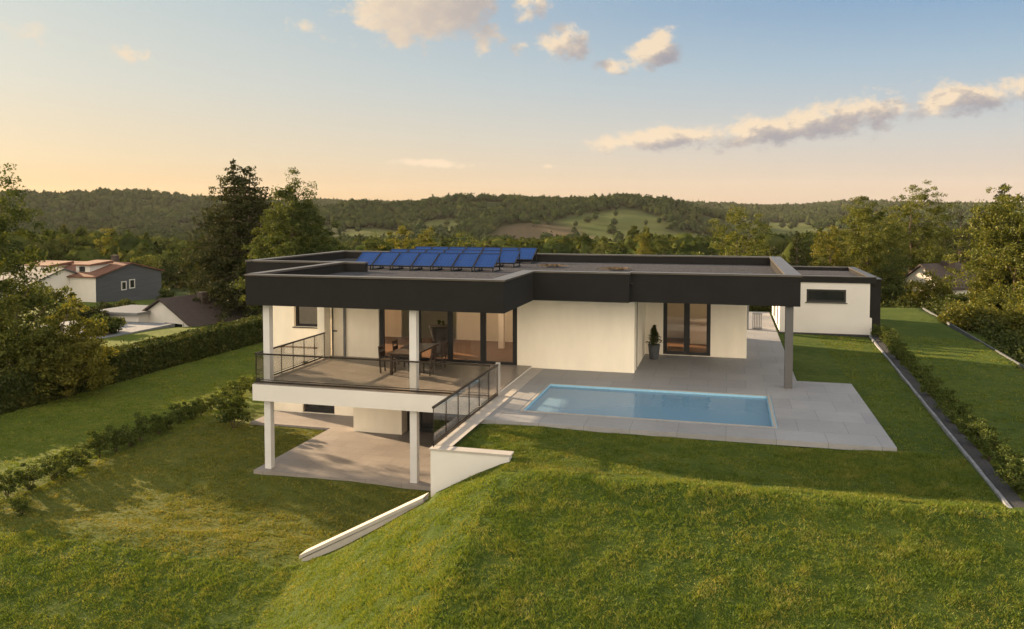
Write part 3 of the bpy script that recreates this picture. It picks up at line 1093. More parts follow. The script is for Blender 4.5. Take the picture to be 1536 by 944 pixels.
for i in range(3):
    st.box(PX0 + w_, PX0 + w_ + 0.32 * (3 - i), PY0 + w_, PY1 - w_, -1.4 + 0.0 * i, -1.1 + 0.3 * i) if i == 0 else st.box(PX0 + w_, PX0 + w_ + 0.32 * (3 - i), PY0 + w_ + .001, PY1 - w_ - .001, -1.1 + 0.3 * (i - 1), -1.1 + 0.3 * i)
st.build('steps', M['tile'], pool)
MB().poly([(PX0 + .11, PY0 + .11, -0.075), (PX1 - .11, PY0 + .11, -0.13), (PX1 - .11, PY1 - .11, -0.075), (PX0 + .11, PY1 - .11, -0.075)]).build('water', M['water'], pool)

# ------------------------------------------------------------------ retaining walls and kerbs
rw = thing('retaining_wall', 'white L-shaped retaining wall with pale coping under the glass railing beside the lawn', 'retaining wall', (-6.6, 20, -1))
MB().box(-6.75, -6.45, 17.98, 27.90, -3.0, -0.002).build('wall', M['white'], rw)
MB().box(-6.75, -4.82, 17.74, 17.978, -3.0, -0.045).build('wall', M['white'], rw)
c_ = MB()
c_.box(-6.79, -6.30, 18.02, 27.88, 0.0, 0.012)
c_.build('coping', M['stone'], rw)
MB().box(-6.78, -4.78, 17.715, 18.018, -0.043, 0.0).build('coping', M['stone'], rw)
sw = thing('garden_wall', 'low sloping concrete wall running down from the white corner along the grass bank', 'wall', (-8.2, 17.6, -2))
zA, zB = -1.02, -2.74
b = MB()
yA0, yA1, yB0, yB1 = 17.30, 17.60, 17.28, 17.58
b.hexa([(-9.92, yB0, -3.4), (-6.76, yA0, -3.4), (-6.76, yA1, -3.4), (-9.92, yB1, -3.4), (-9.92, yB0, zB - .09), (-6.76, yA0, zA - .09), (-6.76, yA1, zA - .09), (-9.92, yB1, zB - .09)])
b.build('wall', M['stone'], sw)
b = MB()
b.hexa([(-9.97, yB0 - .03, zB - .088), (-6.755, yA0 - .03, zA - .088), (-6.755, yA1 + .03, zA - .088), (-9.97, yB1 + .03, zB - .088), (-9.97, yB0 - .03, zB), (-6.755, yA0 - .03, zA), (-6.755, yA1 + .03, zA), (-9.97, yB1 + .03, zB)])
b.build('coping', M['stone'], sw)
kb = MB()
for i in range(38):
    y0, y1 = 17.0 + i * 0.6, 17.0 + i * 0.6 + 0.592
    xa, xb = x_kerb(y0), x_kerb(y1)
    zz = 0.03 * math.sin(i * 1.7) * 0.2
    kb.hexa([(xa - .035, y0, -.3), (xa + .035, y0, -.3), (xb + .035, y1, -.3), (xb - .035, y1, -.3), (xa - .035, y0, -.055 + zz), (xa + .035, y0, -.055 + zz), (xb + .035, y1, -.055 + zz), (xb - .035, y1, -.055 + zz)])
tag(kb.build('lawn_kerb', M['kerb']), 'long grey concrete kerb between the lawn and the right-hand row of shrubs', 'kerb')
bd = MB()
bd.hexa([(x_kerb(16.9) + .06, 16.9, -.3), (x_kerb(16.9) + .34, 16.9, -.3), (x_kerb(39.8) + .34, 39.8, -.3), (x_kerb(39.8) + .06, 39.8, -.3),
         (x_kerb(16.9) + .06, 16.9, -.07), (x_kerb(16.9) + .34, 16.9, -.07), (x_kerb(39.8) + .34, 39.8, -.07), (x_kerb(39.8) + .06, 39.8, -.07)])
bd.box(2.3, 6.3, 39.62, 39.84, -0.3, -0.06)
tag(bd.build('gravel_bed', M['bed']), 'strip of dark slate chippings along the shrub bed', kind='structure')
eb = MB()
for i in range(39):
    y0 = 17 + i * 0.9
    y1 = y0 + 0.892
    xa, xb = x_edge(y0), x_edge(y1)
    eb.hexa([(xa - .03, y0, -.8), (xa + .03, y0, -.8), (xb + .03, y1, -.8), (xb - .03, y1, -.8), (xa - .03, y0, -.06), (xa + .03, y0, -.06), (xb + .03, y1, -.06), (xb - .03, y1, -.06)])
tag(eb.build('boundary_kerb', M['edge']), 'pale concrete edging along the far right edge of the lawn above the trees', 'kerb')

# ------------------------------------------------------------------ glass railings
def railing(label, p0, p1, z, npanes, posts_every=1, end_post=False):
    L = math.dist(p0, p1)
    ux, uy = (p1[0] - p0[0]) / L, (p1[1] - p0[1]) / L
    px_, py_ = -uy, ux
    t = thing('glass_railing', label, 'railing', (p0[0], p0[1], z), 'glass railings of the balcony')
    def bar(mb, a, b_, w, z0, z1, off=0.0):
        q = []
        for zz in (z0, z1):
            q += [(p0[0] + ux * a + px_ * (off - w), p0[1] + uy * a + py_ * (off - w), zz), (p0[0] + ux * b_ + px_ * (off - w), p0[1] + uy * b_ + py_ * (off - w), zz),
                  (p0[0] + ux * b_ + px_ * (off + w), p0[1] + uy * b_ + py_ * (off + w), zz), (p0[0] + ux * a + px_ * (off + w), p0[1] + uy * a + py_ * (off + w), zz)]
        mb.hexa(q)
    hr = MB(); bar(hr, -.02, L + .02, .027, z + .93, z + .975); hr.build('handrail', M['rail'], t)
    ch = MB(); bar(ch, 0, L, .02, z + .03, z + .075); bar(ch, 0, L, .012, z + .11, z + .13); ch.build('base_rail', M['rail'], t)
    for i in range(npanes):
        g = MB(); bar(g, L * i / npanes + .008, L * (i + 1) / npanes - .008, .006, z + .14, z + .928); g.build('glass_pane', M['rail_glass'], t)
    for i in range(npanes + 1):
        if i % posts_every == 0 or i == npanes:
            a = L * i / npanes
            g = MB(); bar(g, max(a - .009, 0), min(a + .009, L), .010, z + .002, z + .932); g.build('baluster', M['rail'], t)
    return t
railing('long front glass railing of the balcony under the charcoal roof', (-14.66, 22.80), (-6.80, 22.80), 0.075, 9, 9)
railing('left glass railing of the balcony running back to the house wall', (-14.66, 22.86), (-14.66, 27.40), 0.075, 6)
railing('right glass railing standing on the retaining wall beside the pool lawn', (-6.70, 17.80), (-6.70, 23.3), 0.012, 6)
tag(MB().box(-6.77, -6.65, 23.34, 23.46, 0.014, 1.02).build('railing_post', M['stone']), 'short pale square post where the glass railings meet the terrace', 'post')

# ------------------------------------------------------------------ solar panels on the roof
def panel_mat():
    m = bpy.data.materials.new('solar_cells')
    m.use_nodes = True
    t = NT(m.node_tree)
    tc = t.n('ShaderNodeTexCoord').outputs['Object']
    br = t.n('ShaderNodeTexBrick')
    br.offset = 0.0
    t.put(br.inputs['Vector'], tc)
    br.inputs['Scale'].default_value = 1.0
    br.inputs['Brick Width'].default_value = 0.135
    br.inputs['Row Height'].default_value = 0.135
    br.inputs['Mortar Size'].default_value = 0.004
    t.put(br.inputs['Color1'], (0.0035, 0.028, 0.135))
    t.put(br.inputs['Color2'], (0.005, 0.036, 0.165))
    t.put(br.inputs['Mortar'], (0.05, 0.09, 0.20))
    n = t.noise(tc, 4.0, 4.0)
    c = t.mix(t.step(n, 0.55, 0.8), br.outputs[0], (0.012, 0.045, 0.16))
    p = t.n('ShaderNodeBsdfPrincipled')
    t.put(p.inputs['Base Color'], c)
    p.inputs['Roughness'].default_value = 0.35
    p.inputs['Specular IOR Level'].default_value = 0.12
    o = t.n('ShaderNodeOutputMaterial')
    t.t.links.new(p.outputs[0], o.inputs[0])
    return m
M['cells'] = panel_mat()
ORD = ['first', 'second', 'third', 'fourth', 'fifth', 'sixth', 'seventh']
PW, PL, TILT = 0.835, 1.13, R_(26)
def make_panel():
    t = thing('solar_panel', 'x', 'solar panel', (0, 0, 0), 'tilted solar panels on the flat roof')
    cz, sz = math.cos(TILT), math.sin(TILT)
    def P(x, s, d):
        return (x, s * cz - d * sz, 0.16 + s * sz + d * cz)
    def slab(mb, x0, x1, s0, s1, d0, d1):
        mb.hexa([P(x0, s0, d0), P(x1, s0, d0), P(x1, s1, d0), P(x0, s1, d0), P(x0, s0, d1), P(x1, s0, d1), P(x1, s1, d1), P(x0, s1, d1)])
    f = MB()
    slab(f, 0, PW, 0, .03, -.02, .03); slab(f, 0, PW, PL - .03, PL, -.02, .03)
    slab(f, 0, .022, .03, PL - .03, -.02, .03); slab(f, PW - .022, PW, .03, PL - .03, -.02, .03)
    f.build('frame', M['black'], t, local=True)
    c = MB(); slab(c, .022, PW - .022, .03, PL - .03, -.015, .018)
    c.build('cell_sheet', M['cells'], t, local=True)
    for x in (0.02, PW - 0.06):
        s = MB()
        s.box(x, x + .04, -.05, PL * cz + .05, 0.0, 0.04)
        s.box(x, x + .04, PL * cz - .06, PL * cz - .02, 0.04, 0.12 + PL * sz)
        s.box(x, x + .04, 0.0, 0.04, 0.04, 0.15)
        s.build('stand', M['black'], t, local=True)
    return t
pan0 = make_panel()
for ri, (y, rowname) in enumerate(((30.2, 'front'), (32.95, 'middle'), (35.6, 'back'))):
    for k in range(7):
        o = pan0 if (ri, k) == (0, 0) else copy_tree(pan0)
        o.location = (-14.86 + k * 0.866 + 0.12 * ri, y, 3.23)
        pos = 'leftmost' if k == 0 else ('rightmost' if k == 6 else ORD[k] + ' from the left')
        o['label'] = f'tilted blue solar panel, {pos} in the {rowname} row on the roof'

def litter(x, y, label, seed):
    g = np.random.default_rng(seed)
    t = thing('roof_drain', label, 'roof drain', (x, y, 3.23))
    MB().lathe([(0.34, 0), (0.34, 0.03), (0.26, 0.05), (0.0, 0.055)], n=18).build('drain_cover', M['black'], t, local=True)
    P = np.stack([g.normal(size=420) * 0.26, g.normal(size=420) * 0.17, np.abs(g.normal(size=420)) * 0.022 + 0.05], -1)
    V, F = cards(P, 0.07, g)
    tag(raw_mesh('leaf_litter', V, F, M['mulch'], t), kind='stuff')
litter(-7.3, 33.7, 'round roof drain with brown leaf litter next to the solar panels', 3)
litter(-4.4, 32.6, 'round roof drain with brown leaf litter in the middle of the gravel roof', 4)

# ------------------------------------------------------------------ garage
gar = thing('garage_building', 'small white flat-roofed garage with one wide dark window behind the lawn', 'garage', (4.3, 43, 0))
wall_run('wall', M['white'], gar, 39.85, 2.38, 6.30, -0.1, 2.30, [(3.56, 5.28, 1.38, 1.98)])
MB().box(6.30, 6.40, 39.86, 40.1, -0.1, 0.70).build('wall', M['white'], gar)
wall_run('wall', M['white'], gar, 2.38, 40.13, 46.6, -0.1, 2.30, [(41.0, 42.0, 0.0, 2.05), (43.0, 45.4, 0.0, 2.1)], along='y', inward=1)
MB().box(2.45, 2.5, 41.0, 42.0, 0.0, 2.05).build('door', M['black'], gar)
MB().box(2.45, 2.5, 43.0, 45.4, 0.0, 2.1).build('garage_door', M['metal'], gar)
MB().box(2.66, 6.30, 46.3, 46.6, -0.1, 2.30).build('wall', M['white'], gar)
MB().box(6.302, 6.80, 40.12, 46.6, -0.1, 2.47).build('side_wall', M['fascia'], gar)
gw = glazing('window', gar, 39.87, 3.56, 5.28, 1.38, 1.98, [], fw=0.09, sill=0.10, glass='dark_glass')
MB().box(3.50, 5.34, 39.80, 39.88, 1.345, 1.378).build('sill', M['black'], gw)
rg = MB()
rg.box(2.34, 6.55, 39.80, 46.7, 2.302, 2.40)
GS = [(2.34, 6.55, 39.80, 40.02), (6.25, 6.55, 40.02, 46.7), (2.34, 6.25, 46.45, 46.7), (2.34, 2.56, 40.02, 46.45)]
for s in GS:
    rg.box(*s, 2.40, 2.57)
gr = rg.build('roof', M['fascia'], gar)
MB().box(2.57, 6.24, 40.03, 46.44, 2.401, 2.412).build('roof_gravel', M['gravel'], gr)
cg = MB()
for i, (x0, x1, y0, y1) in enumerate(GS):
    cg.box(x0 - .02, x1 + .02, y0 - .02, y1 + .02, 2.57, 2.61 + .002 * i)
cg.box(6.57, 6.84, 40.09, 46.64, 2.472, 2.50)
cg.build('coping', M['coping'], gr)

# ------------------------------------------------------------------ garden furniture and pots
tb = thing('dining_table', 'long dark wooden dining table on the balcony in front of the glass doors', 'table', (-10.55, 26.1, 0.075))
MB().box(-11.05, -10.05, 25.0, 27.3, 0.79, 0.835).build('tabletop', M['table'], tb)
for x in (-10.95, -10.15):
    for y in (25.12, 27.18):
        MB().box(x - .04, x + .04, y - .04, y + .04, 0.076, 0.79).build('leg', M['table'], tb)
MB().box(-10.9, -10.2, 25.16, 27.14, 0.71, 0.788).build('apron', M['table'], tb)
def make_chair():
    t = thing('dining_chair', 'x', 'chair', (0, 0, 0), 'dark wooden chairs around the balcony table')
    MB().box(-.22, .22, -.22, .22, .42, .46).build('seat', M['table'], t, local=True)
    for x in (-.19, .19):
        MB().box(x - .02, x + .02, -.21, -.17, 0, .42).build('leg', M['table'], t, local=True)
        MB().hexa([(x - .02, .16, 0), (x + .02, .16, 0), (x + .02, .20, 0), (x - .02, .20, 0), (x - .02, .24, .92), (x + .02, .24, .92), (x + .02, .27, .92), (x - .02, .27, .92)]).build('leg', M['table'], t, local=True)
    b = MB()
    b.box(-.169, .169, .222, .252, .80, .90)
    b.box(-.169, .169, .215, .235, .55, .72)
    b.build('backrest', M['table'], t, local=True)
    return t
ch0 = make_chair()
for i, (x, y, rz, lab) in enumerate(((-11.25, 25.5, 90, 'dark wooden chair on the left side of the balcony table, nearest the railing'),
                                     (-11.25, 26.7, 90, 'dark wooden chair on the left side of the balcony table, nearest the doors'),
                                     (-9.82, 25.5, -90, 'dark wooden chair on the right side of the balcony table, nearest the railing'),
                                     (-9.82, 26.6, -90, 'dark wooden chair on the right side of the balcony table, nearest the doors'))):
    o = ch0 if i == 0 else copy_tree(ch0)
    o.location = (x, y, 0.076)
    o.rotation_euler = (0, 0, R_(rz))
    o['label'] = lab

def leafy(name, lobes, n, size, m, parent, seed, clump=0.2):
    g = np.random.default_rng(seed)
    P, _ = crown_points(lobes, n, g, clump)
    V, F = cards(P, size, g)
    return raw_mesh(name, V, F, m, parent)

pt_ = thing('planter', 'big tapered grey planter with a small succulent behind the balcony glass', 'planter', (-10.85, 29.6, 0.014))
MB().lathe([(0.27, 0.52), (0.29, 0.54), (0.42, 1.06), (0.42, 1.08), (0.38, 1.06), (0.0, 1.05)], n=24).build('pot', M['pot'], pt_, local=True, smooth=False)
MB().box(-.26, .26, -.26, .26, 0, 0.52).build('pedestal', M['table'], pt_, local=True)
MB().lathe([(0.45, 1.09), (0.45, 1.12), (0.0, 1.125)], n=24).build('wooden_lid', M['table'], pt_, local=True)
leafy('succulent', [(0.05, 0, 1.25, 0.15, 0.12)], 260, 0.07, M['leaf_mid'], pt_, 5, 0.06)

fp = thing('potted_fir', 'small bushy fir in a dark tapered pot beside the right-hand glass door', 'potted plant', (-2.68, 30.85, 0))
MB().lathe([(0.16, 0), (0.17, 0.01), (0.22, 0.50), (0.235, 0.52), (0.235, 0.55), (0.20, 0.55), (0.19, 0.50), (0.0, 0.50)], n=24).build('pot', M['pot'], fp, local=True)
g = np.random.default_rng(21)
Pn = []
tr_ = MB().tube([(0, 0, 0.45), (0, 0, 1.25)], [0.02, 0.006], 6)
for i in range(26):
    f = i / 26
    for j in range(7):
        a = g.uniform(0, 6.283)
        L = (0.30 * (1 - f) ** 0.9 + 0.03) * g.uniform(0.6, 1.1)
        s = g.uniform(0.1, 1, 16)[:, None]
        Pn.append(np.array([0, 0, 0.54 + 0.74 * f]) + s * np.array([L * math.cos(a), L * math.sin(a), L * 0.25]) + g.normal(size=(16, 3)) * 0.018)
V, F = cards(np.concatenate(Pn), 0.06, g, 0.35)
raw_mesh('foliage', V, F, M['leaf_hedge'], fp)
tr_.build('trunk', M['bark'], fp, local=True)

rk = thing('metal_rack', 'small grey slatted metal rack standing by the passage beside the house', 'rack', (1.15, 40.1, 0))
b = MB()
for i in range(6):
    b.box(0.02 + i * 0.075, 0.045 + i * 0.075, -.2, -.17, 0.06, 0.72)
    b.box(0.02 + i * 0.075, 0.045 + i * 0.075, .17, .2, 0.06, 0.72)
b.box(0, 0.45, -.21, .21, 0.72, 0.76)
b.box(0, 0.45, -.21, .21, 0.02, 0.06)
b.build('frame', M['metal'], rk, local=True)
tag(MB().box(0.76, 0.98, 39.7, 40.0, 0.0, 2.3).build('stone_pillar', M['kerb']), 'grey square pillar at the end of the passage behind the house', 'pillar')

# ------------------------------------------------------------------ hedges and shrubs
def hedge(name, label, x0, x1, y0, y1, zf, h, n, seed, wob=0.12):
    g = np.random.default_rng(seed)
    t = thing(name, label, 'hedge', ((x0 + x1) / 2, (y0 + y1) / 2, zf))
    L = y1 - y0 if y1 - y0 > x1 - x0 else x1 - x0
    face = g.choice(3, n, p=[0.42, 0.42, 0.16])
    u = g.uniform(0, 1, n)
    X = g.uniform(x0, x1, n); Y = g.uniform(y0, y1, n); Z = g.uniform(0, 1, n) * h
    bump = 0.5 * np.sin(Y * 2.1 + X * 1.7) + 0.35 * np.sin(Y * 5.3 - X * 4.1 + 1) + 0.3 * np.sin(Y * 0.9 + X)
    long_y = (y1 - y0) > (x1 - x0)
    A, lo, hi = (X, x0, x1) if long_y else (Y, y0, y1)
    side = np.where(u < 0.5, lo, hi)
    off = np.abs(g.normal(size=n)) * 0.10
    bul = wob * bump * (0.4 + Z / h)
    A2 = np.where(face < 2, np.where(u < 0.5, lo + off - bul, hi - off + bul), A)
    Z2 = np.where(face == 2, h - np.abs(g.normal(size=n)) * 0.08 + wob * bump + (g.uniform(size=n) > 0.93) * g.uniform(0, 0.22, n), Z)
    P = np.stack([A2, Y, Z2], -1) if long_y else np.stack([X, A2, Z2], -1)
    P -= np.array([(x0 + x1) / 2, (y0 + y1) / 2, 0])
    V, F = cards(P, 0.15, g)
    raw_mesh('foliage', V, F, M['leaf_hedge'], t)
    MB().box(x0 + .16, x1 - .16, y0 + .16, y1 - .16, zf, zf + h - .16).build('branches', M['leaf_hedge'], t)
    return t
hedge('hedge', 'long dark clipped hedge along the left edge of the lower lawn', -30.3, -29.0, 6.0, 53.0, -2.95, 1.62, 62000, 31)
hedge('hedge', 'dark clipped hedge closing the end of the passage behind the house', -2.5, 2.9, 48.0, 49.0, -0.2, 1.3, 6000, 32)

def make_shrub(seed, r, h, leaf='leaf_shrub', n=2400, size=0.06):
    g = np.random.default_rng(seed)
    L = [(0, 0, h * 0.45, r * 0.8, h * 0.45)]
    for i in range(5):
        a = i * 1.3 + g.uniform(0, 1)
        L.append((r * 0.5 * math.cos(a), r * 0.5 * math.sin(a), h * g.uniform(0.35, 0.72), r * 0.45, h * 0.28))
    t = thing('shrub', 'x', 'shrub', (0, 0, 0))
    P, cen = crown_points(L, n, g, 0.13, 0.35)
    P[:, 2] = np.maximum(P[:, 2], 0.01)
    V, F = cards(P, size, g, 0.55, 0.25)
    raw_mesh('foliage', V, F, M[leaf], t)
    b = MB()
    for c in cen[::7][:9]:
        b.tube([(0, 0, -0.05), tuple(c * np.array([0.4, 0.4, 0.6])), tuple(c)], [0.014, 0.01, 0.004], 4)
    b.build('stems', M['bark'], t, local=True)
    return t
g = np.random.default_rng(77)
protos = [make_shrub(100 + i, 0.42 + 0.04 * (i % 3), 0.82 + 0.09 * (i % 2)) for i in range(4)]
used = set()
def put_shrub(x, y, s, rz, label, group):
    k = int(g.integers(0, 4))
    o = protos[k] if k not in used else copy_tree(protos[k])
    used.add(k)
    o.location = (x, y, float(z_site(np.array(x), np.array(y))) - 0.02)
    o.scale = (s, s, s * float(g.uniform(0.9, 1.15)))
    o.rotation_euler = (0, 0, rz)
    o['label'] = label
    o['group'] = group
def nth(i):
    return {1: 'first', 2: 'second', 3: 'third'}.get(i) or ['', '', '', '', 'fourth', 'fifth', 'sixth', 'seventh', 'eighth', 'ninth', 'tenth', 'eleventh', 'twelfth', 'thirteenth', 'fourteenth', 'fifteenth', 'sixteenth', 'seventeenth', 'eighteenth', 'nineteenth', 'twentieth', 'twenty-first', 'twenty-second', 'twenty-third'][i]
nl = 20
for i in range(nl):
    y = 32.6 - i * 0.76 + float(g.uniform(-.1, .1))
    x = -21.25 + (32.6 - y) * 0.055 + float(g.uniform(-.1, .1))
    put_shrub(x, y, float(g.uniform(0.82, 1.15)) * (1.15 if i < 3 else 1.0), float(g.uniform(0, 6.28)), f'leafy green shrub in the left lawn row, {nth(i + 1)} counting from the house', 'shrubs in the left lawn row')
put_shrub(-18.95, 17.9, 0.8, 1.0, 'small low shrub standing alone at the far left front of the lawn', 'shrubs in the left lawn row')
put_shrub(-18.55, 27.3, 1.55, 0.4, 'largest round shrub beside the left corner of the lower patio', 'shrubs by the lower patio')
put_shrub(-19.4, 28.3, 1.35, 2.4, 'tall shrub behind the round shrub at the lower patio corner', 'shrubs by the lower patio')
nr_ = 20
for i in range(nr_):
    y = 39.2 - i * 1.1 + float(g.uniform(-.12, .12))
    x = x_kerb(y) + 0.44 + float(g.uniform(-.07, .07))
    put_shrub(x, y, float(g.uniform(0.68, 0.92)) * (1.3 if i == 0 else 1), float(g.uniform(0, 6.28)), f'leafy green shrub in the right kerb row, {nth(i + 1)} counting from the garage', 'shrubs along the right kerb')

# ------------------------------------------------------------------ trees
def gz(x, y):
    return float(z_site(np.array(x), np.array(y)))
def put_tree(name, label, px, depth, top, r, leaf, n, size, seed, nl_=9, spire=0.3, z0=0.2, tr=0.2, clump=0.6, group=None, spread=0.62, cat='tree', bush=False):
    x, y = at(px, depth)
    z = gz(x, y)
    h = top - z
    g_ = np.random.default_rng(seed)
    return tree(name, label, (x, y, z), h, bush_lobes(g_, h, r, nl_ + 10) if bush else auto_lobes(g_, h, r, nl_, z0, spread, spire), leaf, n, size, seed + 1, tr, group, clump, cat=cat)

put_tree('broadleaf_tree', 'tall dark tree cut off by the left edge, over the left hedge', -12, 37, 7.6, 3.0, 'leaf_mid', 34000, 0.13, 201, 15, 0.5, 0.06, 0.2, 0.45)
for i, (x_, y_, h_) in enumerate(((-33.5, 16.5, 8.4), (-33.0, 11.0, 8.0))):
    g_ = np.random.default_rng(290 + i)
    tree('broadleaf_tree', ['tall tree of the left boundary standing just outside the left edge of the view', 'tall tree of the left boundary nearest the viewer, outside the left edge'][i], (x_, y_, gz(x_, y_)), h_, auto_lobes(g_, h_, 2.9, 11, 0.1, 0.62, 0.4), 'leaf_mid', 14000, 0.17, 295 + i, 0.2, 'trees of the left boundary', 0.5)
put_tree('bushy_tree', 'big golden green bushy tree in front of the left hedge', 92, 36.5, 1.9, 2.0, 'leaf_gold', 24000, 0.12, 211, 14, 0.3, 0.0, 0.1, 0.34, bush=True)
put_tree('bushy_tree', 'grey green bushy tree beneath the tall tree at the left edge', 22, 35.5, 2.6, 2.2, 'leaf_olive', 24000, 0.12, 214, 14, 0.3, 0.0, 0.1, 0.34, bush=True)
x, y = at(352, 72)
spruce('spruce_tree', 'tall dark spruce with twin tops left of the house roof', (x, y, gz(x, y)), 10.3 - gz(x, y), 6.6, 221, dens=1.25, size=0.27, tops=2, open_=0.22)
x, y = at(440, 63)
z = gz(x, y); h = 8.9 - z
LB = [(0.2, 0, h * 0.28, 4.1, h * 0.22), (0.1, 0, h * 0.46, 3.3, h * 0.20), (0.0, 0, h * 0.62, 2.3, h * 0.17), (0.0, 0, h * 0.76, 1.35, h * 0.14), (0.0, 0, h * 0.87, 0.7, h * 0.10), (0.0, 0, h * 0.95, 0.3, h * 0.05),
      (1.5, -0.2, h * 0.70, 0.9, h * 0.17), (1.6, -0.2, h * 0.86, 0.3, h * 0.06), (-1.3, 0.1, h * 0.68, 0.9, h * 0.17), (-1.35, 0.1, h * 0.84, 0.3, h * 0.06), (2.6, 0, h * 0.50, 1.2, h * 0.16), (-2.4, 0.3, h * 0.48, 1.2, h * 0.16)]
tree('broadleaf_tree', 'tall olive green tree with pointed boughs right of the dark spruce', (x, y, z), h, LB, 'leaf_mid', 60000, 0.15, 231, 0.25, None, 0.5)
for i, (px, d, top, r, leaf, lab) in enumerate((
        (520, 84, 2.4, 2.4, 'leaf_mid', 'low green tree top beside the olive tree behind the roof'),
        (607, 78, 4.5, 2.9, 'leaf_gold', 'golden tree behind the solar panels, leftmost of the group'),
        (645, 80, 4.0, 2.7, 'leaf_gold', 'olive tree between the golden tree and the darker ones behind the roof'),
        (690, 79, 3.8, 3.0, 'leaf_olive', 'wide olive tree behind the right half of the solar panels'),
        (735, 82, 2.9, 2.0, 'leaf_dark', 'dark tree at the right end of the group behind the roof'),
        (565, 90, 3.2, 2.3, 'leaf_mid', 'green tree behind the left end of the solar panels'),
        (968, 105, 3.0, 2.0, 'leaf_gold', 'slim golden tree in front of the green hillside field'),
        (990, 120, 2.2, 2.4, 'leaf_mid', 'low green tree right of the slim golden tree'),
        (1108, 63, 6.1, 4.1, 'leaf_olive', 'rounded green tree behind the right part of the roof'),
        (1160, 75, 2.6, 2.2, 'leaf_dark', 'dark tree between the rounded green tree and the small conifer'))):
    put_tree('broadleaf_tree', lab, px, d, top, r, leaf, 15000 if d > 70 else 28000, 0.16, 300 + 3 * i, 9, 0.35, 0.12, 0.18, 0.5, 'trees behind the house')
x, y = at(1196, 61)
spruce('conifer_tree', 'small brownish conifer behind the roof end beside the garage', (x, y, gz(x, y)), 4.2 - gz(x, y), 1.5, 341, 'leaf_dark', 1.2, 0.2)
for i, (px, d, top, r, leaf, n, lab) in enumerate((
        (1302, 65, 7.0, 3.1, 'leaf_olive', 24000, 'tall olive tree with a pointed top behind the garage'),
        (1368, 68, 7.9, 3.9, 'leaf_olive', 32000, 'tallest olive tree right behind the garage and above the lawn end'),
        (1248, 62, 4.5, 2.5, 'leaf_gold', 17000, 'low golden tree directly behind the garage roof'),
        (1340, 60, 3.2, 1.9, 'leaf_mid', 10000, 'shady green tree under the tall olive trees at the lawn end'),
        (1440, 100, 6.6, 4.4, 'leaf_dark', 14000, 'broad dark tree above the roof of the right-hand white house'),
        (1398, 55, 1.5, 1.7, 'leaf_gold', 11000, 'golden bushy tree at the far right corner of the lawn'),
        (1528, 45, 6.6, 3.9, 'leaf_olive', 34000, 'large olive tree at the right edge with a bare trunk base'),
        (1492, 47, 2.6, 1.2, 'leaf_gold', 10000, 'golden leaning tree just left of the large right-edge tree'),
        (1468, 41, 0.7, 1.6, 'leaf_gold', 10000, 'golden bush below the right lawn edge'),
        (1442, 52, 0.2, 1.5, 'leaf_mid', 7000, 'dark green bush below the white house on the right'),
        (1600, 41, 5.2, 2.8, 'leaf_olive', 14000, 'olive tree cut off by the right edge'),
        (1545, 38, 1.0, 1.3, 'leaf_gold', 7000, 'low golden bush at the right edge beneath the large tree'),
        (1290, 72, 3.5, 2.4, 'leaf_dark', 8000, 'dark tree in the gap behind the pointed olive tree'))):
    put_tree('broadleaf_tree', lab, px, d, top, r, leaf, int(n * 1.7), 0.135, 400 + 3 * i, 13, 0.3 if px > 1500 else 0.5, 0.08, 0.17, 0.45, 'trees along the right side of the garden')
x, y = at(1502, 92)
spruce('spruce_tree', 'dark spruce top rising behind the large tree on the right', (x, y, gz(x, y)), 8.9 - gz(x, y), 3.6, 361, dens=0.8, size=0.32)

g = np.random.default_rng(55)
n_ = 60000
cy = g.uniform(30, 64, 900); cx = x_edge(np.minimum(cy, 54)) + 1.1 + np.abs(g.normal(size=900)) * 3.2
cx = np.where(cy > 53.5, g.uniform(-4, 16, 900), cx)
k_ = g.integers(0, 900, n_)
P = np.stack([cx[k_] + g.normal(size=n_) * 0.45, cy[k_] + g.normal(size=n_) * 0.45, 0 * cx[k_]], -1)
ok = (P[:, 0] > x_edge(P[:, 1]) + 0.25) | (P[:, 1] > 53.0)
P = P[ok]
P[:, 2] = z_site(P[:, 0], P[:, 1]) + g.uniform(0, 1, len(P)) ** 1.3 * (0.3 + 0.8 * (g.uniform(0, 1, 900)[k_[ok]]))
V, F = cards(P, 0.16, g)
tag(raw_mesh('undergrowth', V, F, M['leaf_hedge']), 'dark tangled undergrowth below the trees at the lawn edge', kind='stuff')

# ------------------------------------------------------------------ neighbouring houses
M['tile_red'] = mat('red_roof_tiles', (0.12, 0.055, 0.035), 0.9, 0.3, 2.5, 0.6, 18)
M['tile_brown'] = mat('brown_roof_tiles', (0.048, 0.036, 0.032), 0.9, 0.3, 2.5, 0.6, 18)
M['clad'] = mat('slate_cladding', (0.06, 0.065, 0.075), 0.85, 0.2, 1.2, 0.5, 12, stretch=(0.2, 0.2, 3))
M['nwhite'] = mat('white_wall', (0.50, 0.485, 0.46), 0.9, 0.06, 0.8)


def frame2(lat, dep, g):
    """local frame : origin and two unit vectors on the ground, from lateral/depth numbers"""
    o = lat * RT + dep * FW
    gd_ = g[0] * RT + g[1] * FW
    gd_ = gd_ / np.linalg.norm(gd_)
    ad = np.array([gd_[1], -gd_[0]])
    return o, gd_, ad


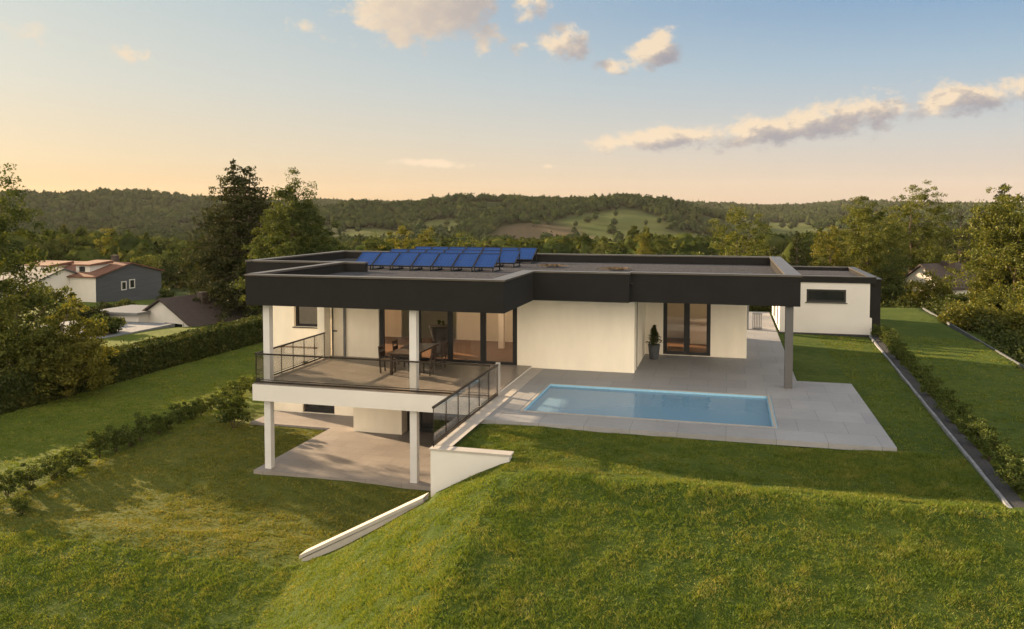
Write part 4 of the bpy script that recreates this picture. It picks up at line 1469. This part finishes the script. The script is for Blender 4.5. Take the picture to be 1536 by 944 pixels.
def gable_house(name, label, lat, dep, g, w, l, zb, ze, zr, wm, gm, rm, side=1, over=0.35, windows=(), chim=None, cat='house', plinth=None):
    o, gd_, ad = frame2(lat, dep, g)
    ad = ad * side
    t = thing(name, label, cat, (float(o[0]), float(o[1]), zb))
    def P(u, v, z):
        q = o + gd_ * u + ad * v
        return (float(q[0]), float(q[1]), z)
    MB().poly([P(0, 0, zb), P(w, 0, zb), P(w, 0, ze), P(w / 2, 0, zr), P(0, 0, ze)]).build('gable_wall', M[gm], t)
    b = MB()
    b.poly([P(0, 0, zb), P(0, 0, ze), P(0, l, ze), P(0, l, zb)]).poly([P(w, 0, zb), P(w, l, zb), P(w, l, ze), P(w, 0, ze)]).poly([P(0, l, zb), P(0, l, ze), P(w / 2, l, zr), P(w, l, ze), P(w, l, zb)])
    b.build('wall', M[wm], t)
    sl = (zr - ze) / (w / 2)
    r = MB()
    for s in (0, 1):
        ue, ur = (-over, w / 2) if s == 0 else (w + over, w / 2)
        zz = ze - over * sl
        a = [P(ue, -over, zz), P(ur, -over, zr), P(ur, l + over, zr), P(ue, l + over, zz)]
        up = [(x_, y_, z_ + 0.16) for x_, y_, z_ in a]
        dn = [(x_, y_, z_ + 0.01) for x_, y_, z_ in a]
        r.hexa(dn + up)
    rf_ = r.build('roof', M[rm], t)
    for (u0, u1, z0, z1, fw_) in windows:
        f = MB()
        def bx(ua, ub, va, vb, za, zb_):
            f.hexa([P(ua, va, za), P(ub, va, za), P(ub, vb, za), P(ua, vb, za), P(ua, va, zb_), P(ub, va, zb_), P(ub, vb, zb_), P(ua, vb, zb_)])
        bx(u0, u0 + fw_, -.06, .05, z0, z1); bx(u1 - fw_, u1, -.06, .05, z0, z1); bx(u0 + fw_, u1 - fw_, -.06, .05, z0, z0 + fw_); bx(u0 + fw_, u1 - fw_, -.06, .05, z1 - fw_, z1)
        wo = f.build('window', M['nwhite'], t)
        MB().poly([P(u0 + fw_, -.02, z0 + fw_), P(u1 - fw_, -.02, z0 + fw_), P(u1 - fw_, -.02, z1 - fw_), P(u0 + fw_, -.02, z1 - fw_)]).build('pane', M['dark_glass'], wo)
    if chim:
        u, v, z0, z1 = chim
        c = MB()
        c.hexa([P(u - .35, v - .35, z0), P(u + .35, v - .35, z0), P(u + .35, v + .35, z0), P(u - .35, v + .35, z0), P(u - .35, v - .35, z1), P(u + .35, v - .35, z1), P(u + .35, v + .35, z1), P(u - .35, v + .35, z1)])
        c.build('chimney', M['tile_brown'], rf_)
    return t, P


hA, PA = gable_house('village_house', 'white house with slate clad gable and red tiled roof with dormers, beyond the left hedge', -51.7, 100, (0.287, 0.958), 11.6, 15, -7.2, -2.57, -1.2,
                     'nwhite', 'clad', 'tile_red', side=-1, windows=((4.2, 5.1, -4.6, -3.45, 0.12), (5.6, 6.6, -4.5, -3.3, 0.12)), chim=(6.5, 3.0, -1.6, -0.2))
def dormer(P, parent, u, v, w, z0, z1):
    b = MB()
    b.hexa([P(u, v, z0), P(u, v + w, z0), P(u + 3.2, v + w, z0), P(u + 3.2, v, z0), P(u, v, z1), P(u, v + w, z1), P(u + 3.2, v + w, z1), P(u + 3.2, v, z1)])
    d = b.build('dormer', M['nwhite'], parent)
    MB().hexa([P(u - .4, v - .3, z1), P(u - .4, v + w + .3, z1), P(u + 3.6, v + w + .3, z1 + .1), P(u + 3.6, v - .3, z1 + .1), P(u - .4, v - .3, z1 + .16), P(u - .4, v + w + .3, z1 + .16), P(u + 3.6, v + w + .3, z1 + .5), P(u + 3.6, v - .3, z1 + .5)]).build('dormer_roof', M['tile_red'], d)
    MB().hexa([P(u - .03, v + w * .35, z0 + .35), P(u - .03, v + w * .75, z0 + .35), P(u + .02, v + w * .75, z0 + .35), P(u + .02, v + w * .35, z0 + .35), P(u - .03, v + w * .35, z1 - .15), P(u - .03, v + w * .75, z1 - .15), P(u + .02, v + w * .75, z1 - .15), P(u + .02, v + w * .35, z1 - .15)]).build('window', M['dark_glass'], d)
dormer(PA, hA, 1.4, 2.2, 2.2, -2.4, -1.25)
dormer(PA, hA, 1.0, 8.2, 2.2, -2.6, -1.45)
hB, PB = gable_house('village_house', 'low white house with a brown tiled gable roof just beyond the hedge', -25.9, 65, (-0.85, 0.5), 7.4, 12, -6.5, -3.65, -1.75, 'nwhite', 'nwhite', 'tile_brown', side=1,
                     windows=((1.0, 3.4, -4.6, -3.5, 0.1),), chim=(2.6, 3.2, -2.4, -1.3))
o2, gd2, ad2 = frame2(-30.9, 66.5, (-0.97, 0.25))
ga = thing('village_garage', 'flat-roofed white garage with a dark door left of the low brown-roofed house', 'garage', (float(o2[0]), float(o2[1]), -4))
def P2(u, v, z):
    q = o2 + gd2 * u + ad2 * v
    return (float(q[0]), float(q[1]), z)
def hx(u0, u1, v0, v1, z0, z1):
    return MB().hexa([P2(u0, v0, z0), P2(u1, v0, z0), P2(u1, v1, z0), P2(u0, v1, z0), P2(u0, v0, z1), P2(u1, v0, z1), P2(u1, v1, z1), P2(u0, v1, z1)])
hx(0, 4.2, 0, 4.5, -6, -2.95).build('wall', M['nwhite'], ga)
hx(-.2, 4.5, -.4, 4.6, -2.95, -2.75).build('roof', M['metal'], ga)
hx(1.3, 3.9, -.04, .02, -5.0, -3.35).build('garage_door', M['black'], ga)
zd = max(float(z_site(np.array(P2(u_, v_, 0)[0]), np.array(P2(u_, v_, 0)[1]))) for u_ in (-3, 1, 5) for v_ in (-5.5, -2.5, 0)) + 0.08
tag(hx(-3.5, 6.0, -10.5, -.02, -7.5, zd).build('driveway', M['kerb']), kind='structure')
gable_house('village_house', 'grey roofed house half hidden behind the left tree', -58, 97, (0.5, 0.86), 8, 10, -7, -3.2, -1.6, 'nwhite', 'nwhite', 'clad', side=-1)
gable_house('village_house', 'white house with dark tiled roof among the trees on the right', 35.1, 60, (-0.35, 0.93), 4.4, 3.6, -5, 0.0, 1.5, 'nwhite', 'nwhite', 'tile_brown', side=-1, over=0.25, chim=(1.7, 1.6, 0.7, 1.85))
gable_house('village_house', 'white extension beside the dark roofed house on the right', 34.9, 60.3, (-0.35, 0.93), 3.2, 1.8, -5, -0.45, 0.0, 'nwhite', 'nwhite', 'metal', side=1)
xh, yh = at(258, 560)
gable_house('village_house', 'tiny white barn on the meadow slope beyond the village', (258 - 768) / F_PX * 560, 560, (0.9, 0.3), 7, 9, float(z_far(np.array(xh), np.array(yh))) - 1.5, float(z_far(np.array(xh), np.array(yh))) + 2.5, float(z_far(np.array(xh), np.array(yh))) + 4.5, 'nwhite', 'nwhite', 'clad', side=1)

VT = [(60, 78, -1.2, 2.6, 'leaf_olive', 'olive tree in front of the white side wall of the slate clad house'), (105, 72, -2.6, 1.8, 'leaf_gold', 'golden tree between the hedge and the white side wall of the slate clad house'),
      (135, 66, -3.2, 1.5, 'leaf_dark', 'dark shrubby tree left of the driveway beyond the hedge'),
      (165, 150, 2.0, 4.2, 'leaf_gold', 'round golden tree above the ridge of the slate clad house'), (218, 128, -1.2, 3.4, 'leaf_olive', 'olive tree behind the right end of the slate clad house'),
      (238, 135, -1.6, 3.0, 'leaf_mid', 'green tree right of the slate clad house'), (262, 140, -2.6, 3.4, 'leaf_olive', 'low tree beside the meadow right of the slate clad house'),
      (92, 140, 0.4, 3.2, 'leaf_olive', 'tree rising behind the dormer roof on the left'), (187, 82, -4.2, 1.3, 'leaf_mid', 'small round clipped tree in front of the slate clad gable'),
      (168, 76, -3.8, 1.9, 'leaf_dark', 'dark bush left of the village garage'), (150, 60, -3.0, 1.6, 'leaf_mid', 'green bush between the hedge and the white house wall'),
      (247, 98, -3.9, 1.0, 'leaf_mid', 'little green bush at the right corner of the slate clad house'), (285, 160, -3.5, 3.5, 'leaf_dark', 'dark tree at the meadow edge left of the spruce')]
for i, (px, d, top, r, leaf, lab) in enumerate(VT):
    x, y = at(px, d)
    z = gz(x, y)
    g_ = np.random.default_rng(600 + i)
    h = max(top - z, 1.5)
    tree('village_tree', lab, (x, y, z), h, auto_lobes(g_, h, r, 8, 0.12), leaf, 4500, 0.12 + r * 0.06, 640 + i, 0.16, 'trees around the village houses', 0.3 + r * 0.12)

# ------------------------------------------------------------------ forest on the hills : far too many to count
def forest(name, n_try, rmin, rmax, seed, size_rng, per, keep, card=0.42):
    g = np.random.default_rng(seed)
    a = g.uniform(-0.85, 0.85, n_try)
    r = np.sqrt(g.uniform(rmin ** 2, rmax ** 2, n_try))
    X = r * (FW[0] * np.cos(a) + RT[0] * np.sin(a))
    Y = r * (FW[1] * np.cos(a) + RT[1] * np.sin(a))
    fg, fb = field_of(X, Y)
    nz = 0.5 + 0.5 * np.tanh(1.5 * hnoise(X, Y, 40.0) + 1.2 * hnoise(X, Y, 95.0) + keep)
    ok = (np.maximum(fg, fb) < 0.35) & (g.uniform(size=n_try) < nz)
    ok |= g.uniform(size=n_try) < 0.022
    ok &= ~((X > -62) & (X < 42) & (Y < 100))
    for (px, d, w) in ((140, 106, 16), (100, 100, 14), (235, 72, 18), (1420, 62, 10), (258, 560, 14)):
        x0, y0 = at(px, d)
        ok &= np.hypot(X - x0, Y - y0) > w
    X, Y, r = X[ok], Y[ok], r[ok]
    n = len(X)
    Z = z_far(X, Y)
    H = g.uniform(*size_rng, n)
    W = H * g.uniform(0.38, 0.62, n)
    # each crown : an uneven leafy mass with loose faces around its outline
    bm = bmesh.new()
    bmesh.ops.create_icosphere(bm, subdivisions=2 if rmax < 450 else 1, radius=1.0)
    bv = np.array([v.co[:] for v in bm.verts])
    bv /= np.linalg.norm(bv, axis=1, keepdims=True)
    bf = np.array([[v.index for v in f.verts] for f in bm.faces])
    bm.free()
    nv = len(bv)
    conif = (g.uniform(size=n) < 0.22)[:, None]
    ph = g.uniform(0, 6.28, (n, 1, 3))
    q = np.repeat(bv[None], n, 0)
    lob = 1 + 0.13 * np.sin(q[:, :, :1] * 4.5 + ph[:, :, :1]) + 0.13 * np.sin(q[:, :, 1:2] * 5 + ph[:, :, 1:2]) + 0.10 * np.sin(q[:, :, 2:] * 6 + ph[:, :, 2:]) + 0.10 * g.normal(size=(n, nv, 1))
    q = q * lob
    taper = np.where(conif, np.clip(0.95 - 0.75 * q[:, :, 2], 0.12, 1.5), 1.0)
    ww = W[:, None] * np.where(conif, 0.72, 1.0)
    hh = H[:, None] * np.where(conif, 1.15, 1.0)
    V1 = np.stack([X[:, None] + q[:, :, 0] * taper * ww, Y[:, None] + q[:, :, 1] * taper * ww, Z[:, None] + hh * (0.50 + 0.46 * q[:, :, 2])], -1)
    F1 = (bf[None] + (np.arange(n) * nv)[:, None, None]).reshape(-1, 3)
    d = rand_dirs(n * per, g).reshape(n, per, 3)
    q = d * (0.86 + 0.24 * g.uniform(0, 1, (n, per, 1)))
    taper = np.where(conif, np.clip(0.95 - 0.75 * q[:, :, 2], 0.12, 1.5), 1.0)
    P = np.stack([X[:, None] + q[:, :, 0] * taper * ww, Y[:, None] + q[:, :, 1] * taper * ww, Z[:, None] + hh * (0.52 + 0.47 * q[:, :, 2])], -1).reshape(-1, 3)
    sz = np.repeat(W * card, per)
    V2, F2 = cards(P, sz, g, 0.8, 0.0, True)
    V = np.concatenate([V1.reshape(-1, 3), V2])
    F = np.concatenate([F1, F2 + len(F1) * 0 + n * nv])
    o = raw_mesh(name, V, F, M['valley_leaf' if rmax < 450 else 'far_leaf'], smooth=True)
    tag(o, 'distant woods and hedgerow trees covering the valley and the hills', kind='stuff')
    return n


forest('forest', 3600, 150, 420, 901, (4.5, 9.0), 260, -0.2, 0.26)
forest('forest', 21000, 420, 1000, 902, (4.5, 9.5), 30, 0.9, 0.34)
forest('forest', 34000, 1000, 2200, 903, (7, 13), 10, 1.7, 0.40)

# evening haze that fills the valley
hz = MB().box(-3300, 3300, -3300, 3300, -75, 120).build('haze', M['rail'])
hm = bpy.data.materials.new('evening_haze')
hm.use_nodes = True
t_ = NT(hm.node_tree)
pv = t_.n('ShaderNodeVolumePrincipled')
pv.inputs['Color'].default_value = (0.95, 0.92, 0.88, 1)
pv.inputs['Density'].default_value = HAZE
pv.inputs['Anisotropy'].default_value = 0.0
o_ = t_.n('ShaderNodeOutputMaterial')
t_.t.links.new(pv.outputs[0], o_.inputs['Volume'])
hz.data.materials[0] = hm
tag(hz, 'thin evening haze over the valley', kind='stuff')

# ------------------------------------------------------------------ grass blades on the nearer lawns
def in_view(X, Y, Z, m=0.35):
    w = X * FW[0] + Y * FW[1]
    u = (X * RT[0] + Y * RT[1]) / np.maximum(w, 0.1) * F_PX / 768
    v = (CAM_H - Z) / np.maximum(w, 0.1) * F_PX
    return (w > 3) & (np.abs(u) < 1 + m) & (v < 627 * (1 + m) + 40)


VN = np.random.default_rng(5).uniform(0, 1, (256, 256))


def vnoise(X, Y, s):
    u, v = X / s + 50, Y / s + 50
    i, j = np.floor(u).astype(int), np.floor(v).astype(int)
    fu, fv = u - i, v - j
    fu, fv = fu * fu * (3 - 2 * fu), fv * fv * (3 - 2 * fv)
    i, j = i % 256, j % 256
    i1, j1 = (i + 1) % 256, (j + 1) % 256
    return (VN[i, j] * (1 - fu) + VN[i1, j] * fu) * (1 - fv) + (VN[i, j1] * (1 - fu) + VN[i1, j1] * fu) * fv


def blades(n, x0, x1, y0, y1, h, wd, seed, power=0.0, mask=None):
    g = np.random.default_rng(seed)
    X = g.uniform(x0, x1, n)
    Y = g.uniform(y0, y1, n)
    d = np.hypot(X, Y)
    ok = g.uniform(size=n) < (10.5 / np.maximum(d, 10.5)) ** power
    if mask is not None:
        ok &= mask(X, Y)
    X, Y = X[ok], Y[ok]
    Z = z_site(X, Y)
    ok = in_view(X, Y, Z)
    X, Y = X[ok], Y[ok]
    # each tuft : several blades leaning out of one spot
    k = 6
    m = len(X)
    tall = np.repeat(np.clip(0.15 + 1.25 * vnoise(X, Y, 0.33) * (0.45 + 0.9 * vnoise(X, Y, 1.7)) + 0.75 * vnoise(X, Y, 0.11) ** 2 + 0.25 * g.normal(size=m), 0.3, 1.75), k)
    lean = np.repeat(g.uniform(0, 2 * math.pi, m), k)
    X = np.repeat(X, k) + g.normal(size=m * k) * 0.022
    Y = np.repeat(Y, k) + g.normal(size=m * k) * 0.022
    if mask is not None:
        ok = mask(X, Y)
        X, Y, tall, lean = X[ok], Y[ok], tall[ok], lean[ok]
    Z = z_site(X, Y)
    n = len(X)
    hh = h * tall * g.uniform(0.55, 1.3, n)
    a = g.uniform(0, 2 * math.pi, n)
    w = wd * g.uniform(0.6, 1.3, n)
    ln = hh * g.uniform(0.3, 1.3, n)
    b_ = lean + g.normal(size=n) * 1.0
    base = np.stack([X, Y, Z - 0.01], -1)
    s = np.stack([np.cos(a) * w, np.sin(a) * w, 0 * a], -1)
    tip = base + np.stack([np.cos(b_) * ln, np.sin(b_) * ln, hh], -1)
    V = np.stack([base - s, base + s, tip], 1).reshape(-1, 3)
    return V


def lawn_only(X, Y):
    ok = ~((X > -6.85) & (X < 3.98) & (Y > 20.55))                    # terrace and house
    ok &= ~((X > -14.85) & (X < -6.4) & (Y > 22.6))
    ok &= ~((X < -14.7) & (X > -18.35) & (Y > 27.9))
    ok &= ~((X > -6.85) & (X < -6.25) & (Y > 17.65))                  # coping
    ok &= ~((X > -6.85) & (X < -4.7) & (Y > 17.6) & (Y < 18.05))
    ok &= ~((X > -10.0) & (X < -6.7) & (Y > 17.2) & (Y < 17.66))
    ok &= ~((Y > 16.9) & (X > x_kerb(Y) - 0.08) & (X < x_kerb(Y) + 0.36))
    return ok


def bank_only(X, Y):
    return lawn_only(X, Y) & (Y < 17.05 + 0.12 * np.sin(X * 3.1))


def mown_only(X, Y):
    return lawn_only(X, Y) & (Y >= 17.0)


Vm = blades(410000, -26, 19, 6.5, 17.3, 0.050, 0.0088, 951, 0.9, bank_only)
tag(raw_mesh('sunlit_tone_grass', Vm, np.arange(len(Vm)).reshape(-1, 3), M['meadow']), 'rough grass on the bank in the foreground, sunlight put into its colour', kind='stuff')
Vb = np.concatenate([
    blades(36000, -6.4, 6, 16.9, 20.6, 0.036, 0.010, 952, 0, mown_only),
    blades(46000, 2.2, 12, 16.9, 40, 0.034, 0.012, 954, 0.5, mown_only)])
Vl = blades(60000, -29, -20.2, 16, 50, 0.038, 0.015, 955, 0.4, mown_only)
tag(raw_mesh('lawn_grass', Vl, np.arange(len(Vl)).reshape(-1, 3), M['meadow']), 'grass of the long lawn beside the left hedge, sunlight put into its colour', kind='stuff')
Vd = blades(40000, -20.4, -6.6, 16.9, 28.0, 0.042, 0.011, 953, 0, mown_only)
tag(raw_mesh('dry_grass', Vd, np.arange(len(Vd)).reshape(-1, 3), M['dry']), 'drier olive brown grass of the low garden beside the patio', kind='stuff')
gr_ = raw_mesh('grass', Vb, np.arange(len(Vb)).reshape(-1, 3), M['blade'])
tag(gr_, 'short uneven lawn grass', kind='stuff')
print('GRASS', len(Vb) // 3)
